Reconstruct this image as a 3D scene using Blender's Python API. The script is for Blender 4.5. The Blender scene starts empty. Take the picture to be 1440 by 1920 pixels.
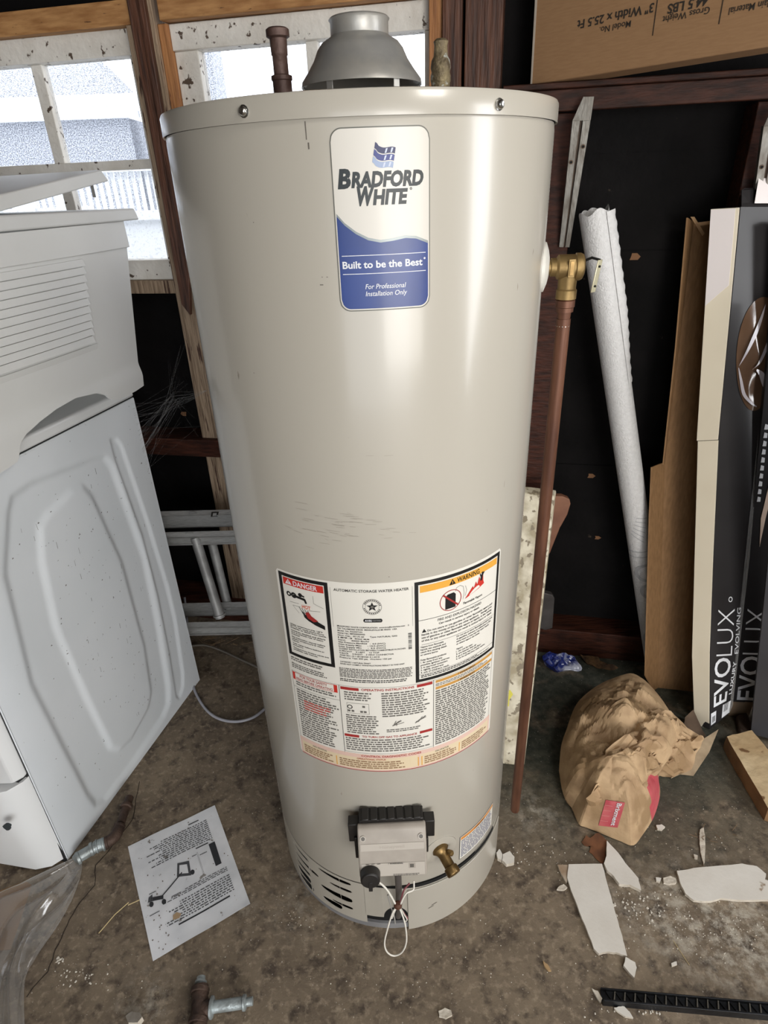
import bpy, bmesh, math, random
from mathutils import Vector, Matrix, noise
V = Vector
PI = math.pi
random.seed(7)
SC = bpy.context.scene
COL = SC.collection

# ------------------------------------------------------------------ camera
CAM_H = 1.39516            # camera height
TANK_Y = 0.9919            # distance to the heater's axis
F_PX, PITCH, ROLL, YAW = 1150.2, .490, .040, .011
def dirw(X, Y, Z):
    """camera axes (right, forward, up) -> world direction"""
    x = X*math.cos(ROLL) + Z*math.sin(ROLL); zu = -X*math.sin(ROLL) + Z*math.cos(ROLL)
    y = Y*math.cos(PITCH) + zu*math.sin(PITCH); z = -Y*math.sin(PITCH) + zu*math.cos(PITCH)
    return V((math.cos(YAW)*x + math.sin(YAW)*y, -math.sin(YAW)*x + math.cos(YAW)*y, z))
cam_data = bpy.data.cameras.new('camera')
cam_data.sensor_fit = 'VERTICAL'; cam_data.sensor_height = 36.0
cam_data.lens = F_PX/1920*36.0
cam_data.clip_start = .02
cam = bpy.data.objects.new('camera', cam_data); COL.objects.link(cam)
r_, u_, b_ = dirw(1,0,0), dirw(0,0,1), -dirw(0,1,0)
cam.matrix_world = Matrix(((r_.x,u_.x,b_.x,0),(r_.y,u_.y,b_.y,0),(r_.z,u_.z,b_.z,CAM_H),(0,0,0,1)))
SC.camera = cam
CO = V((0,0,CAM_H))
def ray(u, v): return dirw((u-720)/F_PX, 1, (960-v)/F_PX)
def atz(u, v, z=0.0):
    d = ray(u, v); return CO + d*((z-CAM_H)/d.z)
def aty(u, v, y):
    d = ray(u, v); return CO + d*(y/d.y)
def onp(u, v, p0, n):
    d = ray(u, v); return CO + d*((p0-CO).dot(n)/d.dot(n))

# ------------------------------------------------------------------ light
SC.view_settings.view_transform = 'Standard'; SC.view_settings.look = 'None'
SC.view_settings.gamma = 1; SC.view_settings.use_curve_mapping = False
SC.view_settings.exposure = 0.17
world = bpy.data.worlds.new('overcast_sky'); SC.world = world; world.use_nodes = True
wn = world.node_tree.nodes; wl = world.node_tree.links
bg = wn['Background']; bg.inputs[1].default_value = 2.7
tc = wn.new('ShaderNodeTexCoord'); sp = wn.new('ShaderNodeSeparateXYZ'); rp = wn.new('ShaderNodeValToRGB')
wl.new(tc.outputs['Generated'], sp.inputs[0]); wl.new(sp.outputs['Z'], rp.inputs[0]); wl.new(rp.outputs[0], bg.inputs[0])
rp.color_ramp.elements[0].position = 0; rp.color_ramp.elements[0].color = (.90,.93,.97,1)
rp.color_ramp.elements[1].position = .6; rp.color_ramp.elements[1].color = (.95,.97,1,1)
def area(name, loc, target, sx, sy, power, color):
    l = bpy.data.lights.new(name, 'AREA'); l.shape = 'RECTANGLE'; l.size = sx; l.size_y = sy
    l.energy = power; l.color = color
    o = bpy.data.objects.new(name, l); COL.objects.link(o); o.location = loc
    o.rotation_euler = (V(target)-V(loc)).to_track_quat('-Z','Y').to_euler()
    return o
# daylight coming in through the open garage door behind the camera
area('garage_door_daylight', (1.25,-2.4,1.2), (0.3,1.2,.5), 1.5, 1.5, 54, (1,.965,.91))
# daylight from the side door in the right wall
area('side_door_daylight', (2.12,.05,1.25), (0.4,1.0,.6), .5, 1.5, 24, (.97,.98,1))
area('added_overhead_fill', (0.95,-.25,2.22), (0.3,1.0,.4), .4, .3, 8, (1,.95,.87))  # added overhead fill, placed to give the tank a highlight on its right

# ------------------------------------------------------------------ materials
def lin(c):
    return tuple(((x/255)/12.92 if x/255 <= .04045 else ((x/255+.055)/1.055)**2.4) for x in c) + (1,)
MATS = {}
def mat(name, c, rough=.6, metal=0, c2=None, scale=20, detail=5, bump=0, bscale=None, stretch=None, lo=.35, hi=.65,
        spec=None, coat=0, spots=None, sscale=80, sthr=.62, alpha=None, trans=0):
    if name in MATS: return MATS[name]
    m = bpy.data.materials.new(name); m.use_nodes = True; MATS[name] = m
    n, l = m.node_tree.nodes, m.node_tree.links; b = n['Principled BSDF']
    b.inputs['Base Color'].default_value = lin(c); b.inputs['Roughness'].default_value = rough
    b.inputs['Metallic'].default_value = metal
    if spec is not None: b.inputs['Specular IOR Level'].default_value = spec
    if coat: b.inputs['Coat Weight'].default_value = coat; b.inputs['Coat Roughness'].default_value = .12
    if alpha is not None: b.inputs['Alpha'].default_value = alpha
    if trans: b.inputs['Transmission Weight'].default_value = trans
    tc = n.new('ShaderNodeTexCoord'); mp = n.new('ShaderNodeMapping'); l.new(tc.outputs['Object'], mp.inputs[0])
    if stretch: mp.inputs['Scale'].default_value = stretch
    col = None
    if c2 is not None:
        no = n.new('ShaderNodeTexNoise'); no.inputs['Scale'].default_value = scale; no.inputs['Detail'].default_value = detail
        l.new(mp.outputs[0], no.inputs['Vector'])
        r = n.new('ShaderNodeValToRGB'); l.new(no.outputs['Fac'], r.inputs[0])
        r.color_ramp.elements[0].position = lo; r.color_ramp.elements[0].color = lin(c)
        r.color_ramp.elements[1].position = hi; r.color_ramp.elements[1].color = lin(c2)
        col = r.outputs[0]; l.new(col, b.inputs['Base Color'])
    if spots is not None:
        n2 = n.new('ShaderNodeTexNoise'); n2.inputs['Scale'].default_value = sscale; n2.inputs['Detail'].default_value = 4
        l.new(mp.outputs[0], n2.inputs['Vector'])
        r2 = n.new('ShaderNodeMapRange'); l.new(n2.outputs['Fac'], r2.inputs[0])
        r2.inputs[1].default_value = sthr; r2.inputs[2].default_value = sthr+.04
        mx = n.new('ShaderNodeMix'); mx.data_type = 'RGBA'; l.new(r2.outputs[0], mx.inputs[0])
        if col: l.new(col, mx.inputs[6])
        else: mx.inputs[6].default_value = lin(c)
        mx.inputs[7].default_value = lin(spots); l.new(mx.outputs[2], b.inputs['Base Color'])
    if bump:
        n3 = n.new('ShaderNodeTexNoise'); n3.inputs['Scale'].default_value = bscale or scale*3; n3.inputs['Detail'].default_value = 6
        l.new(mp.outputs[0], n3.inputs['Vector'])
        bp = n.new('ShaderNodeBump'); bp.inputs['Strength'].default_value = bump; bp.inputs['Distance'].default_value = .01
        l.new(n3.outputs['Fac'], bp.inputs['Height']); l.new(bp.outputs[0], b.inputs['Normal'])
    return m

# ------------------------------------------------------------------ mesh helpers
class MB:
    def __init__(s): s.v = []; s.f = []; s.m = []; s.mats = []
    def mi(s, m):
        if m not in s.mats: s.mats.append(m)
        return s.mats.index(m)
    def add(s, vs, fs, m):
        o = len(s.v); s.v += [V(p) for p in vs]; k = s.mi(m)
        for f in fs: s.f.append([i+o for i in f]); s.m.append(k)
        return s
    def hexa(s, a, m):
        """8 corners: bottom loop 0-3, top loop 4-7"""
        return s.add(a, [(3,2,1,0),(4,5,6,7),(0,1,5,4),(1,2,6,5),(2,3,7,6),(3,0,4,7)], m)
    def box(s, c, h, m, ax=None):
        ax = ax or (V((1,0,0)),V((0,1,0)),V((0,0,1))); c = V(c); p = []
        for z in (-1,1):
            for x, y in ((-1,-1),(1,-1),(1,1),(-1,1)):
                p.append(c + ax[0]*h[0]*x + ax[1]*h[1]*y + ax[2]*h[2]*z)
        return s.hexa(p, m)
    def prism(s, pts, off, m):
        """planar outline swept by the vector off"""
        n = len(pts); a = [V(p) for p in pts]; b = [p+V(off) for p in a]
        return s.add(a+b, [tuple(range(n-1,-1,-1)), tuple(range(n,2*n))] + [(i,(i+1)%n,(i+1)%n+n,i+n) for i in range(n)], m)
    def lathe(s, prof, o, m, ax=V((0,0,1)), seg=32, cap=True, sx=1.0):
        o = V(o); ax = V(ax).normalized(); t = ax.orthogonal().normalized(); q = ax.cross(t); vs = []; fs = []
        for r, h in prof:
            for i in range(seg):
                a = 2*PI*i/seg; vs.append(o + ax*h + t*math.cos(a)*r*sx + q*math.sin(a)*r)
        for k in range(len(prof)-1):
            for i in range(seg):
                j = (i+1)%seg; fs.append((k*seg+i, k*seg+j, (k+1)*seg+j, (k+1)*seg+i))
        if cap:
            fs.append(tuple(range(seg-1,-1,-1))); b = (len(prof)-1)*seg; fs.append(tuple(range(b, b+seg)))
        return s.add(vs, fs, m)
    def tube(s, pts, r, m, seg=10, cap=True):
        pts = [V(p) for p in pts]; n = len(pts); rr = r if isinstance(r, (list,tuple)) else [r]*n
        vs = []; fs = []; t = None
        for i in range(n):
            d = (pts[min(i+1,n-1)]-pts[max(i-1,0)]).normalized()
            t = d.orthogonal().normalized() if t is None else (t - d*t.dot(d)).normalized()
            q = d.cross(t)
            for k in range(seg):
                a = 2*PI*k/seg; vs.append(pts[i] + (t*math.cos(a)+q*math.sin(a))*rr[i])
        for i in range(n-1):
            for k in range(seg):
                j = (k+1)%seg; fs.append((i*seg+k, i*seg+j, (i+1)*seg+j, (i+1)*seg+k))
        if cap:
            fs.append(tuple(range(seg-1,-1,-1))); b = (n-1)*seg; fs.append(tuple(range(b,b+seg)))
        return s.add(vs, fs, m)
    def grid(s, fn, nu, nv, m, thick=0):
        """fn(u,v)->point; optional thickness downwards along -normal"""
        P = [[V(fn(i/nu, j/nv)) for i in range(nu+1)] for j in range(nv+1)]
        vs = [p for row in P for p in row]; W = nu+1
        fs = [(j*W+i, j*W+i+1, (j+1)*W+i+1, (j+1)*W+i) for j in range(nv) for i in range(nu)]
        if thick:
            nn = []
            for j in range(nv+1):
                for i in range(nu+1):
                    du = P[j][min(i+1,nu)]-P[j][max(i-1,0)]; dv = P[min(j+1,nv)][i]-P[max(j-1,0)][i]
                    k = du.cross(dv); nn.append(k.normalized() if k.length > 1e-12 else V((0,0,1)))
            N0 = len(vs); vs = vs + [vs[q]-nn[q]*thick for q in range(N0)]
            fs += [tuple(q+N0 for q in reversed(f)) for f in fs[:nu*nv]]
            rim = [i for i in range(W)] + [j*W+nu for j in range(1,nv+1)] + [nv*W+i for i in range(nu-1,-1,-1)] + [j*W for j in range(nv-1,0,-1)]
            for a in range(len(rim)):
                b = rim[(a+1)%len(rim)]; a_ = rim[a]; fs.append((a_, a_+N0, b+N0, b))
        return s.add(vs, fs, m)
    def build(s, name, parent=None, loc=None, smooth=35, bevel=0, bseg=2):
        me = bpy.data.meshes.new(name)
        if parent is not None: base = world_loc(parent)
        elif loc is not None: base = V(loc)
        else:
            xs = [p.x for p in s.v]; ys = [p.y for p in s.v]; zs = [p.z for p in s.v]
            base = V(((min(xs)+max(xs))/2, (min(ys)+max(ys))/2, min(zs)))
        me.from_pydata([tuple(p-base) for p in s.v], [], s.f)
        for m in s.mats: me.materials.append(m)
        for i, p in enumerate(me.polygons): p.material_index = s.m[i]
        bm = bmesh.new(); bm.from_mesh(me); bmesh.ops.recalc_face_normals(bm, faces=bm.faces); bm.to_mesh(me); bm.free()
        if smooth:
            me.polygons.foreach_set('use_smooth', [True]*len(me.polygons))
            me.set_sharp_from_angle(angle=math.radians(smooth))
        me.update()
        o = bpy.data.objects.new(name, me); COL.objects.link(o)
        if parent is not None: o.parent = parent
        else: o.location = base
        if bevel:
            b = o.modifiers.new('bevel', 'BEVEL'); b.width = bevel; b.segments = bseg; b.limit_method = 'ANGLE'
            b.angle_limit = math.radians(40)
        return o
def world_loc(o):
    l = V(o.location)
    while o.parent: o = o.parent; l += V(o.location)
    return l
def tag(o, label=None, cat=None, group=None, kind=None):
    if label: o['label'] = label
    if cat: o['category'] = cat
    if group: o['group'] = group
    if kind: o['kind'] = kind
    return o
def empty(name, loc, label, cat, group=None):
    o = bpy.data.objects.new(name, None); COL.objects.link(o); o.location = loc; o.empty_display_size = .05
    return tag(o, label, cat, group)
def struct(o): return tag(o, kind='structure')

# ---- writing: glyph outlines from Blender's own font, laid on any surface
_tc = {}
def glyphs(txt, bold=0, res=3):
    key = (txt, bold, res)
    if key in _tc: return _tc[key]
    cu = bpy.data.curves.new('t', 'FONT'); cu.body = txt; cu.size = 1; cu.offset = bold; cu.resolution_u = res
    cu.fill_mode = 'FRONT'
    o = bpy.data.objects.new('t', cu); COL.objects.link(o)
    dg = bpy.context.evaluated_depsgraph_get(); me = o.evaluated_get(dg).to_mesh()
    vs = [(p.co.x, p.co.y) for p in me.vertices]; fs = [tuple(p.vertices) for p in me.polygons]
    o.evaluated_get(dg).to_mesh_clear(); bpy.data.objects.remove(o); bpy.data.curves.remove(cu)
    _tc[key] = (vs, fs); return _tc[key]
def write(mb, fn, txt, x0, x1, y0, h, m, bold=.0, shear=0, flip=False, lift=.0007, vert=False):
    """lay txt between x0 and x1 (baseline y0, cap height h) through fn(x, y, lift)"""
    vs, fs = glyphs(txt, bold if abs(bold) > .0 else .016)
    if not vs: return
    mx0 = min(p[0] for p in vs); mx1 = max(p[0] for p in vs); cap = .7
    out = []
    for x, y in vs:
        X = (x-mx0)/(mx1-mx0)*(x1-x0); Y = y/cap*h
        out.append(fn(x0+X+shear*Y, y0+Y, lift))
    mb.add(out, fs, m)
def strip(mb, fn, x0, y0, x1, y1, m, lift=.0005, step=.012):
    n = max(1, int(abs(x1-x0)/step)); vs = []; fs = []
    for i in range(n+1):
        x = x0+(x1-x0)*i/n; vs += [fn(x, y0, lift), fn(x, y1, lift)]
    for i in range(n): fs.append((2*i, 2*i+2, 2*i+3, 2*i+1))
    mb.add(vs, fs, m)
def poly2(mb, fn, pts, m, lift=.0006):
    mb.add([fn(x, y, lift) for x, y in pts], [tuple(range(len(pts)))], m)
def line2(mb, fn, a, b, w, m, lift=.0006, n=4):
    dx, dy = b[0]-a[0], b[1]-a[1]; L = math.hypot(dx,dy) or 1; nx, ny = -dy/L*w/2, dx/L*w/2
    vs = []; fs = []
    for i in range(n+1):
        x, y = a[0]+dx*i/n, a[1]+dy*i/n; vs += [fn(x+nx,y+ny,lift), fn(x-nx,y-ny,lift)]
    for i in range(n): fs.append((2*i, 2*i+2, 2*i+3, 2*i+1))
    mb.add(vs, fs, m)
def ring2(mb, fn, c, r0, r1, m, lift=.0006, n=28, sy=1):
    vs = []; fs = []
    for i in range(n):
        a = 2*PI*i/n; vs += [fn(c[0]+math.cos(a)*r0, c[1]+math.sin(a)*r0*sy, lift), fn(c[0]+math.cos(a)*r1, c[1]+math.sin(a)*r1*sy, lift)]
    for i in range(n): j = (i+1)%n; fs.append((2*i, 2*j, 2*j+1, 2*i+1))
    mb.add(vs, fs, m)
def smallprint(mb, fn, x0, x1, ytop, ybot, n, m, rnd, fill=.55, ragged=.25, lift=.0006):
    """lines of print too small to read in the photograph"""
    p = (ytop-ybot)/n
    for k in range(n):
        y1 = ytop-p*k; y0 = y1-p*fill; x = x0; end = x1-(x1-x0)*rnd.random()*ragged
        while x < end:
            w = rnd.uniform(1.0, 4.5)*p*fill*.9; e = min(x+w, end)
            if e-x > p*.2: strip(mb, fn, x, y0, e, y1, m, lift)
            x = e+p*fill*.55

# ------------------------------------------------------------------ wall frame
PH = math.radians(-13)
U = V((math.cos(PH), math.sin(PH), 0)); N = V((math.sin(PH), -math.cos(PH), 0)); Z = V((0,0,1))
WO = V((0,1.69,0)) - N*.09
def W(s, z, w=0.0): return WO + U*s + N*w + Z*z
def wbox(mb, s0, s1, z0, z1, w0, w1, m):
    return mb.hexa([W(s0,z0,w0),W(s1,z0,w0),W(s1,z0,w1),W(s0,z0,w1),W(s0,z1,w0),W(s1,z1,w0),W(s1,z1,w1),W(s0,z1,w1)], m)
# ------------------------------------------------------------------ setting materials
M_tar = mat('tar_paper', (8,7,7), .85, spec=.15, c2=(16,14,14), scale=9, bump=.3, bscale=60, spots=(62,54,46), sscale=34, sthr=.72)
M_wooddk = mat('dark_stained_wood', (50,28,19), .6, c2=(96,60,42), scale=7, stretch=(14,14,1.2), bump=.35, bscale=12)
M_woodrail = mat('red_brown_wood', (40,20,13), .6, spec=.25, c2=(70,37,25), scale=7, stretch=(1.5,10,14), bump=.3, bscale=14)
M_woodlt = mat('weathered_pale_wood', (120,100,80), .75, c2=(168,146,122), scale=6, stretch=(16,16,1.2), bump=.4, bscale=12, spots=(70,46,34), sscale=9, sthr=.6)
M_woodor = mat('orange_pine', (150,104,60), .65, c2=(186,140,90), scale=6, stretch=(1.2,10,14), bump=.3, bscale=14, spots=(96,62,38), sscale=14, sthr=.68)
M_woodorv = mat('orange_pine_upright', (136,88,50), .65, c2=(180,126,78), scale=6, stretch=(14,14,1.2), bump=.3, bscale=14, spots=(80,48,30), sscale=14, sthr=.66)
M_paint = mat('chipped_white_paint', (228,225,218), .6, c2=(212,207,198), scale=14, bump=.25, bscale=70, spots=(84,70,58), sscale=52, sthr=.63)

def floor_material():
    m = bpy.data.materials.new('stained_concrete'); m.use_nodes = True
    n, l = m.node_tree.nodes, m.node_tree.links; b = n['Principled BSDF']; b.inputs['Roughness'].default_value = .75
    tc = n.new('ShaderNodeTexCoord')
    def nz(scale, det=8, rough=.6):
        x = n.new('ShaderNodeTexNoise'); x.inputs['Scale'].default_value = scale; x.inputs['Detail'].default_value = det
        x.inputs['Roughness'].default_value = rough; l.new(tc.outputs['Object'], x.inputs['Vector']); return x.outputs['Fac']
    def mr(s, a, b_, c=0, d=1):
        x = n.new('ShaderNodeMapRange'); l.new(s, x.inputs[0])
        for i, q in enumerate((a,b_,c,d)): x.inputs[i+1].default_value = q
        return x.outputs[0]
    def mix(f, a, c):
        x = n.new('ShaderNodeMix'); x.data_type = 'RGBA'; l.new(f, x.inputs[0])
        for i, q in ((6,a),(7,c)):
            if isinstance(q, tuple): x.inputs[i].default_value = lin(q)
            else: l.new(q, x.inputs[i])
        return x.outputs[2]
    def mul(a, c):
        x = n.new('ShaderNodeMath'); x.operation = 'MULTIPLY'; l.new(a, x.inputs[0])
        if isinstance(c, float): x.inputs[1].default_value = c
        else: l.new(c, x.inputs[1])
        return x.outputs[0]
    def blob(x, y, r0, r1):
        d = n.new('ShaderNodeVectorMath'); d.operation = 'DISTANCE'; l.new(tc.outputs['Object'], d.inputs[0]); d.inputs[1].default_value = (x,y,0)
        return mr(d.outputs['Value'], r0, r1, 1, 0)
    c = mix(mr(nz(7), .35, .68), (105,92,77), (140,125,105))
    c = mix(mr(nz(26), .5, .66), c, (74,63,53))
    c = mix(mul(mr(nz(70), .52, .7), .7), c, (170,154,132))
    # old green-grey paint left on the slab by the wall
    g = mul(blob(.62, 1.36, .30, .62), mr(nz(9), .3, .46))
    c = mix(g, c, mix(mr(nz(40), .4, .65), (48,52,44), (78,79,68)))
    # spilt plaster dust and lime
    for x, y, r, k in ((.70,.70,.19,.85),(.36,.99,.09,.5),(.56,.74,.13,.6),(-.50,.62,.08,.45),(-.33,.78,.05,.3),(-.20,.80,.1,.35)):
        c = mix(mul(mul(blob(x,y,.0,r), mr(nz(32,8,.75), .46, .62)), k), c, (206,199,184))
    c = mix(mul(mr(nz(230, 3), .68, .71), .9), c, (205,198,186))
    l.new(c, b.inputs['Base Color'])
    bp = n.new('ShaderNodeBump'); bp.inputs['Strength'].default_value = .35; bp.inputs['Distance'].default_value = .01
    l.new(nz(60, 9, .7), bp.inputs['Height']); l.new(bp.outputs[0], b.inputs['Normal'])
    return m
mb = MB(); mb.box((0,0,-.05), (4.2,3.2,.05), floor_material())
floor = struct(mb.build('floor', loc=(0,0,0), smooth=0))
# crack running from the dryer past the paper
mb = MB(); M_crack = mat('crack_dirt', (52,42,34), .9)
cp = [(262,1465),(255,1500),(250,1535),(222,1572),(200,1600),(180,1622),(178,1660),(152,1690),(130,1725),(115,1760),(100,1790),(90,1822),(62,1852),(50,1870)]
cw = [atz(*p) for p in cp]
for a, b in zip(cw, cw[1:]):
    for k in range(3):
        p = a.lerp(b, k/3); q = a.lerp(b, (k+1)/3); j = noise.noise(p*60)*.003
        d = (q-p).normalized(); s = V((-d.y,d.x,0))*(.0009+.0008*abs(noise.noise(p*90))); off = V((j,j,0)); off2 = V((noise.noise(q*60)*.003,)*2+(0,))
        mb.add([p+off+s+Z*.0006, p+off-s+Z*.0006, q+off2-s+Z*.0006, q+off2+s+Z*.0006], [(0,1,2,3)], M_crack)
mb.build('crack', parent=floor, smooth=0)

# back wall: black sheathing, left open where the windows sit
WT = 2.45
mb = MB()
wbox(mb, -2.3, 2.3, 0, 1.15, -.02, 0, M_tar)
wbox(mb, -2.3, -1.34, 1.15, 1.80, -.02, 0, M_tar)
wbox(mb, .16, 2.3, 1.15, 1.80, -.02, 0, M_tar)
wbox(mb, -2.3, 2.3, 1.80, WT, -.02, 0, M_tar)
wb = struct(mb.build('wall_back', smooth=0))
# felt sheets lapped over the sheathing
for k, (s0,s1,z0,z1) in enumerate(((.50,.845,1.232,1.44),(.50,.845,.652,1.228),(.50,.845,.10,.648),(-.80,-.56,.72,1.14))):
    mb = MB(); wbox(mb, s0, s1, z0, z1, .0005, .003, M_tar); mb.build('felt_sheet', parent=wb, smooth=0)
mb = MB(); Mk = mat('bare_wood_chip', (120,84,54), .8)
for u, v, r in ((1190,481,7),(1108,892,6),(1120,1008,5),(345,776,6)):
    c = onp(u, v, WO+N*.0035, N); rr = r*.0016
    pts = [c+U*math.cos(a)*rr*(1+.4*math.sin(3*a+u))+Z*math.sin(a)*rr*(1+.3*math.cos(2*a)) for a in [k*PI/4 for k in range(8)]]
    mb.prism(pts, N*.001, Mk)
mb.build('torn_patch', parent=wb, smooth=0)

def timber(name, boxes, label=None, parent=None):
    mb = MB()
    for (s0,s1,z0,z1,w0,w1,m) in boxes: wbox(mb, s0,s1,z0,z1,w0,w1,m)
    o = mb.build(name, bevel=.002, smooth=30); struct(o)
    return o
timber('trim_1', [(-2.3,-.535,1.745,1.792,0,.088,M_woodor),(-.465,.158,1.747,1.84,0,.088,M_woodor)])          # header over the windows
t2 = timber('trim_2', [(-.556,-.482,.10,2.4,0,.082,M_woodlt)])                                                      # stud between the windows
mb = MB()                                                                                                       # dark strip on its face, ending in a taper
mb.hexa([W(-.535,1.12,.082),W(-.515,1.09,.082),W(-.515,1.09,.098),W(-.535,1.12,.098),W(-.533,2.4,.082),W(-.487,2.4,.082),W(-.487,2.4,.098),W(-.533,2.4,.098)], M_wooddk)
mb.hexa([W(-.515,1.09,.082),W(-.497,1.20,.082),W(-.497,1.20,.098),W(-.515,1.09,.098),W(-.51,2.38,.082),W(-.485,2.38,.082),W(-.485,2.38,.098),W(-.51,2.38,.098)], M_wooddk)
struct(mb.build('trim_3', bevel=.002))
timber('trim_4', [(-.482,-.458,.10,1.745,0,.07,M_woodorv)])
timber('trim_5', [(-2.3,.158,1.146,1.181,0,.08,M_woodlt)])                                                      # rough sill
timber('trim_6', [(-2.3,-.482,.660,.716,0,.104,M_woodrail),(-.482,.40,.665,.716,0,.082,M_woodrail)])
timber('trim_7', [(-2.3,2.3,0,.10,0,.088,M_woodrail)])                                                          # sole plate
timber('trim_8', [(.160,.190,.10,2.4,0,.085,M_woodorv)])
timber('trim_9', [(.190,.232,.10,2.4,0,.095,M_wooddk)])
timber('trim_10', [(.238,.318,.10,2.4,0,.088,M_wooddk)])
timber('trim_11', [(.440,.495,.10,1.52,0,.085,M_woodrail)])
timber('trim_12', [(.850,.905,.10,1.52,0,.085,M_woodrail)])
timber('trim_13', [(-2.3,-1.34,1.80,1.80+.05,0,.088,M_wooddk)])

# windows
def glass_material(name, dirt):
    m = bpy.data.materials.new(name); m.use_nodes = True; n, l = m.node_tree.nodes, m.node_tree.links; n.clear()
    out = n.new('ShaderNodeOutputMaterial'); tr = n.new('ShaderNodeBsdfTransparent'); gl = n.new('ShaderNodeBsdfGlossy'); df = n.new('ShaderNodeBsdfDiffuse')
    gl.inputs['Roughness'].default_value = .05; df.inputs[0].default_value = lin((205,208,212)); tr.inputs[0].default_value = (.97,.98,1,1)
    a = n.new('ShaderNodeMixShader'); a.inputs[0].default_value = .05; l.new(tr.outputs[0], a.inputs[1]); l.new(gl.outputs[0], a.inputs[2])
    tc = n.new('ShaderNodeTexCoord'); no = n.new('ShaderNodeTexNoise'); no.inputs['Scale'].default_value = 150; no.inputs['Detail'].default_value = 4
    l.new(tc.outputs['Object'], no.inputs['Vector']); r = n.new('ShaderNodeMapRange'); l.new(no.outputs['Fac'], r.inputs[0])
    r.inputs[1].default_value = .55; r.inputs[2].default_value = .75; r.inputs[3].default_value = 0; r.inputs[4].default_value = dirt
    b = n.new('ShaderNodeMixShader'); l.new(r.outputs[0], b.inputs[0]); l.new(a.outputs[0], b.inputs[1]); l.new(df.outputs[0], b.inputs[2]); l.new(b.outputs[0], out.inputs[0])
    return m
M_glass = glass_material('dusty_window_glass', .25)
def window(name, s0, s1, stl, str_, vs):
    """vs = clear spans between stiles and muntins"""
    mb = MB(); w0, w1 = .012, .052
    wbox(mb, s0, s1, 1.693, 1.745, w0, w1+.008, M_paint)
    wbox(mb, s0, s1, 1.181, 1.233, w0, w1+.012, M_paint)
    wbox(mb, s0, s0+stl, 1.233, 1.693, w0, w1, M_paint); wbox(mb, s1-str_, s1, 1.233, 1.693, w0, w1, M_paint)
    fr = mb.build(name, bevel=.002); struct(fr)
    mb = MB(); wbox(mb, s0+stl, s1-str_, 1.454, 1.476, w0+.004, w1-.008, M_paint); mb.build('muntin', parent=fr, bevel=.0015)
    for (a, b) in vs[:-1]:
        nx = [q for q in vs if q[0] > b][0][0]
        mb = MB(); wbox(mb, b, nx, 1.233, 1.454, w0+.004, w1-.01, M_paint); wbox(mb, b, nx, 1.476, 1.693, w0+.004, w1-.01, M_paint); mb.build('muntin', parent=fr, bevel=.0015)
    for a, b in vs:
        for z0, z1 in ((1.233,1.454),(1.476,1.693)):
            mb = MB(); wbox(mb, a, b, z0, z1, .026, .029, M_glass); mb.build('glass_pane', parent=fr, smooth=0)
    return fr
window('window_1', -1.34, -.535, .04, .042, [(-1.30,-1.145),(-1.115,-.863),(-.832,-.577)])
window('window_2', -.458, .158, .060, .012, [(-.398,-.133),(-.105,.146)])

# the rest of the garage shell, mostly seen in reflections
M_gar = mat('garage_board', (96,86,76), .8, c2=(70,60,52), scale=5)
M_ceil = mat('garage_ceiling_boards', (92,80,70), .8, c2=(58,48,42), scale=4, stretch=(1,8,1))
mb = MB(); mb.box((-2.25,0,1.225), (.03,3.1,1.225), M_gar); struct(mb.build('wall_left', smooth=0))
mb = MB(); mb.box((2.25,0,1.225), (.03,3.1,1.225), M_gar); struct(mb.build('wall_right', smooth=0))
mb = MB(); mb.box((0,-.35,2.5), (2.3,2.7,.03), M_ceil); struct(mb.build('ceiling', smooth=0))
mb = MB(); mb.box((-1.65,-2.9,1.2),(.6,.03,1.2),M_gar); mb.box((2.0,-2.9,1.2),(.25,.03,1.2),M_gar); mb.box((.35,-2.9,2.3),(1.4,.03,.15),M_gar); struct(mb.build('wall_front', smooth=0))

# ------------------------------------------------------------------ outside
M_snow = mat('pale_yard', (226,229,231), .9, c2=(210,214,217), scale=3)
M_fence = mat('white_vinyl_fence', (236,238,240), .5)
mb = MB(); mb.box((-1,12,-.06), (14,9.0,.06), M_snow)
mb.build('yard', loc=(-1,12,-.12), smooth=0); struct(bpy.data.objects['yard'])
bpy.data.objects['yard'].name = 'ground'
M_shingle = mat('grey_shingles', (84,88,98), .8, c2=(214,218,226), scale=85, detail=6, lo=.36, hi=.62)
M_siding = mat('grey_siding', (96,100,110), .8, c2=(220,223,230), scale=85, detail=6, lo=.38, hi=.66)
h = empty('neighbour_house', (-4.0,8.4,0), 'grey shingled neighbouring house seen through the left window', 'house')
mb = MB(); mb.box((-6.1,9.3,1.05), (3.45,.9,1.12), M_siding); mb.build('house_wall', parent=h, smooth=0)
mb = MB(); mb.hexa([V((-9.6,8.2,2.28)),V((-2.45,8.2,2.28)),V((-3.35,9.2,3.05)),V((-9.6,9.2,3.05)),V((-9.6,8.2,2.36)),V((-2.45,8.2,2.36)),V((-3.37,9.2,3.13)),V((-9.6,9.2,3.13))], M_shingle); mb.build('roof', parent=h, smooth=0)
mb = MB(); mb.box((-6.08,8.18,2.32), (3.65,.03,.055), M_fence); mb.box((-6.08,8.26,2.19), (3.6,.03,.03), M_fence); mb.build('eave', parent=h, smooth=0)
h2 = empty('neighbour_shed', (-1.75,8.0,0), 'grey corner of a shed seen through the right window', 'shed')
mb = MB(); mb.box((-1.97,8.5,1.5), (.40,.3,1.5), M_siding); mb.build('shed_wall', parent=h2, smooth=0)
mb = MB(); mb.box((-2.02,8.5,3.04), (.47,.36,.04), M_fence); mb.build('shed_roof', parent=h2, smooth=0)
pf = empty('picket_fence', (-3.3,4.5,0), 'white picket fence outside the leftmost window panes', 'fence')
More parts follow.
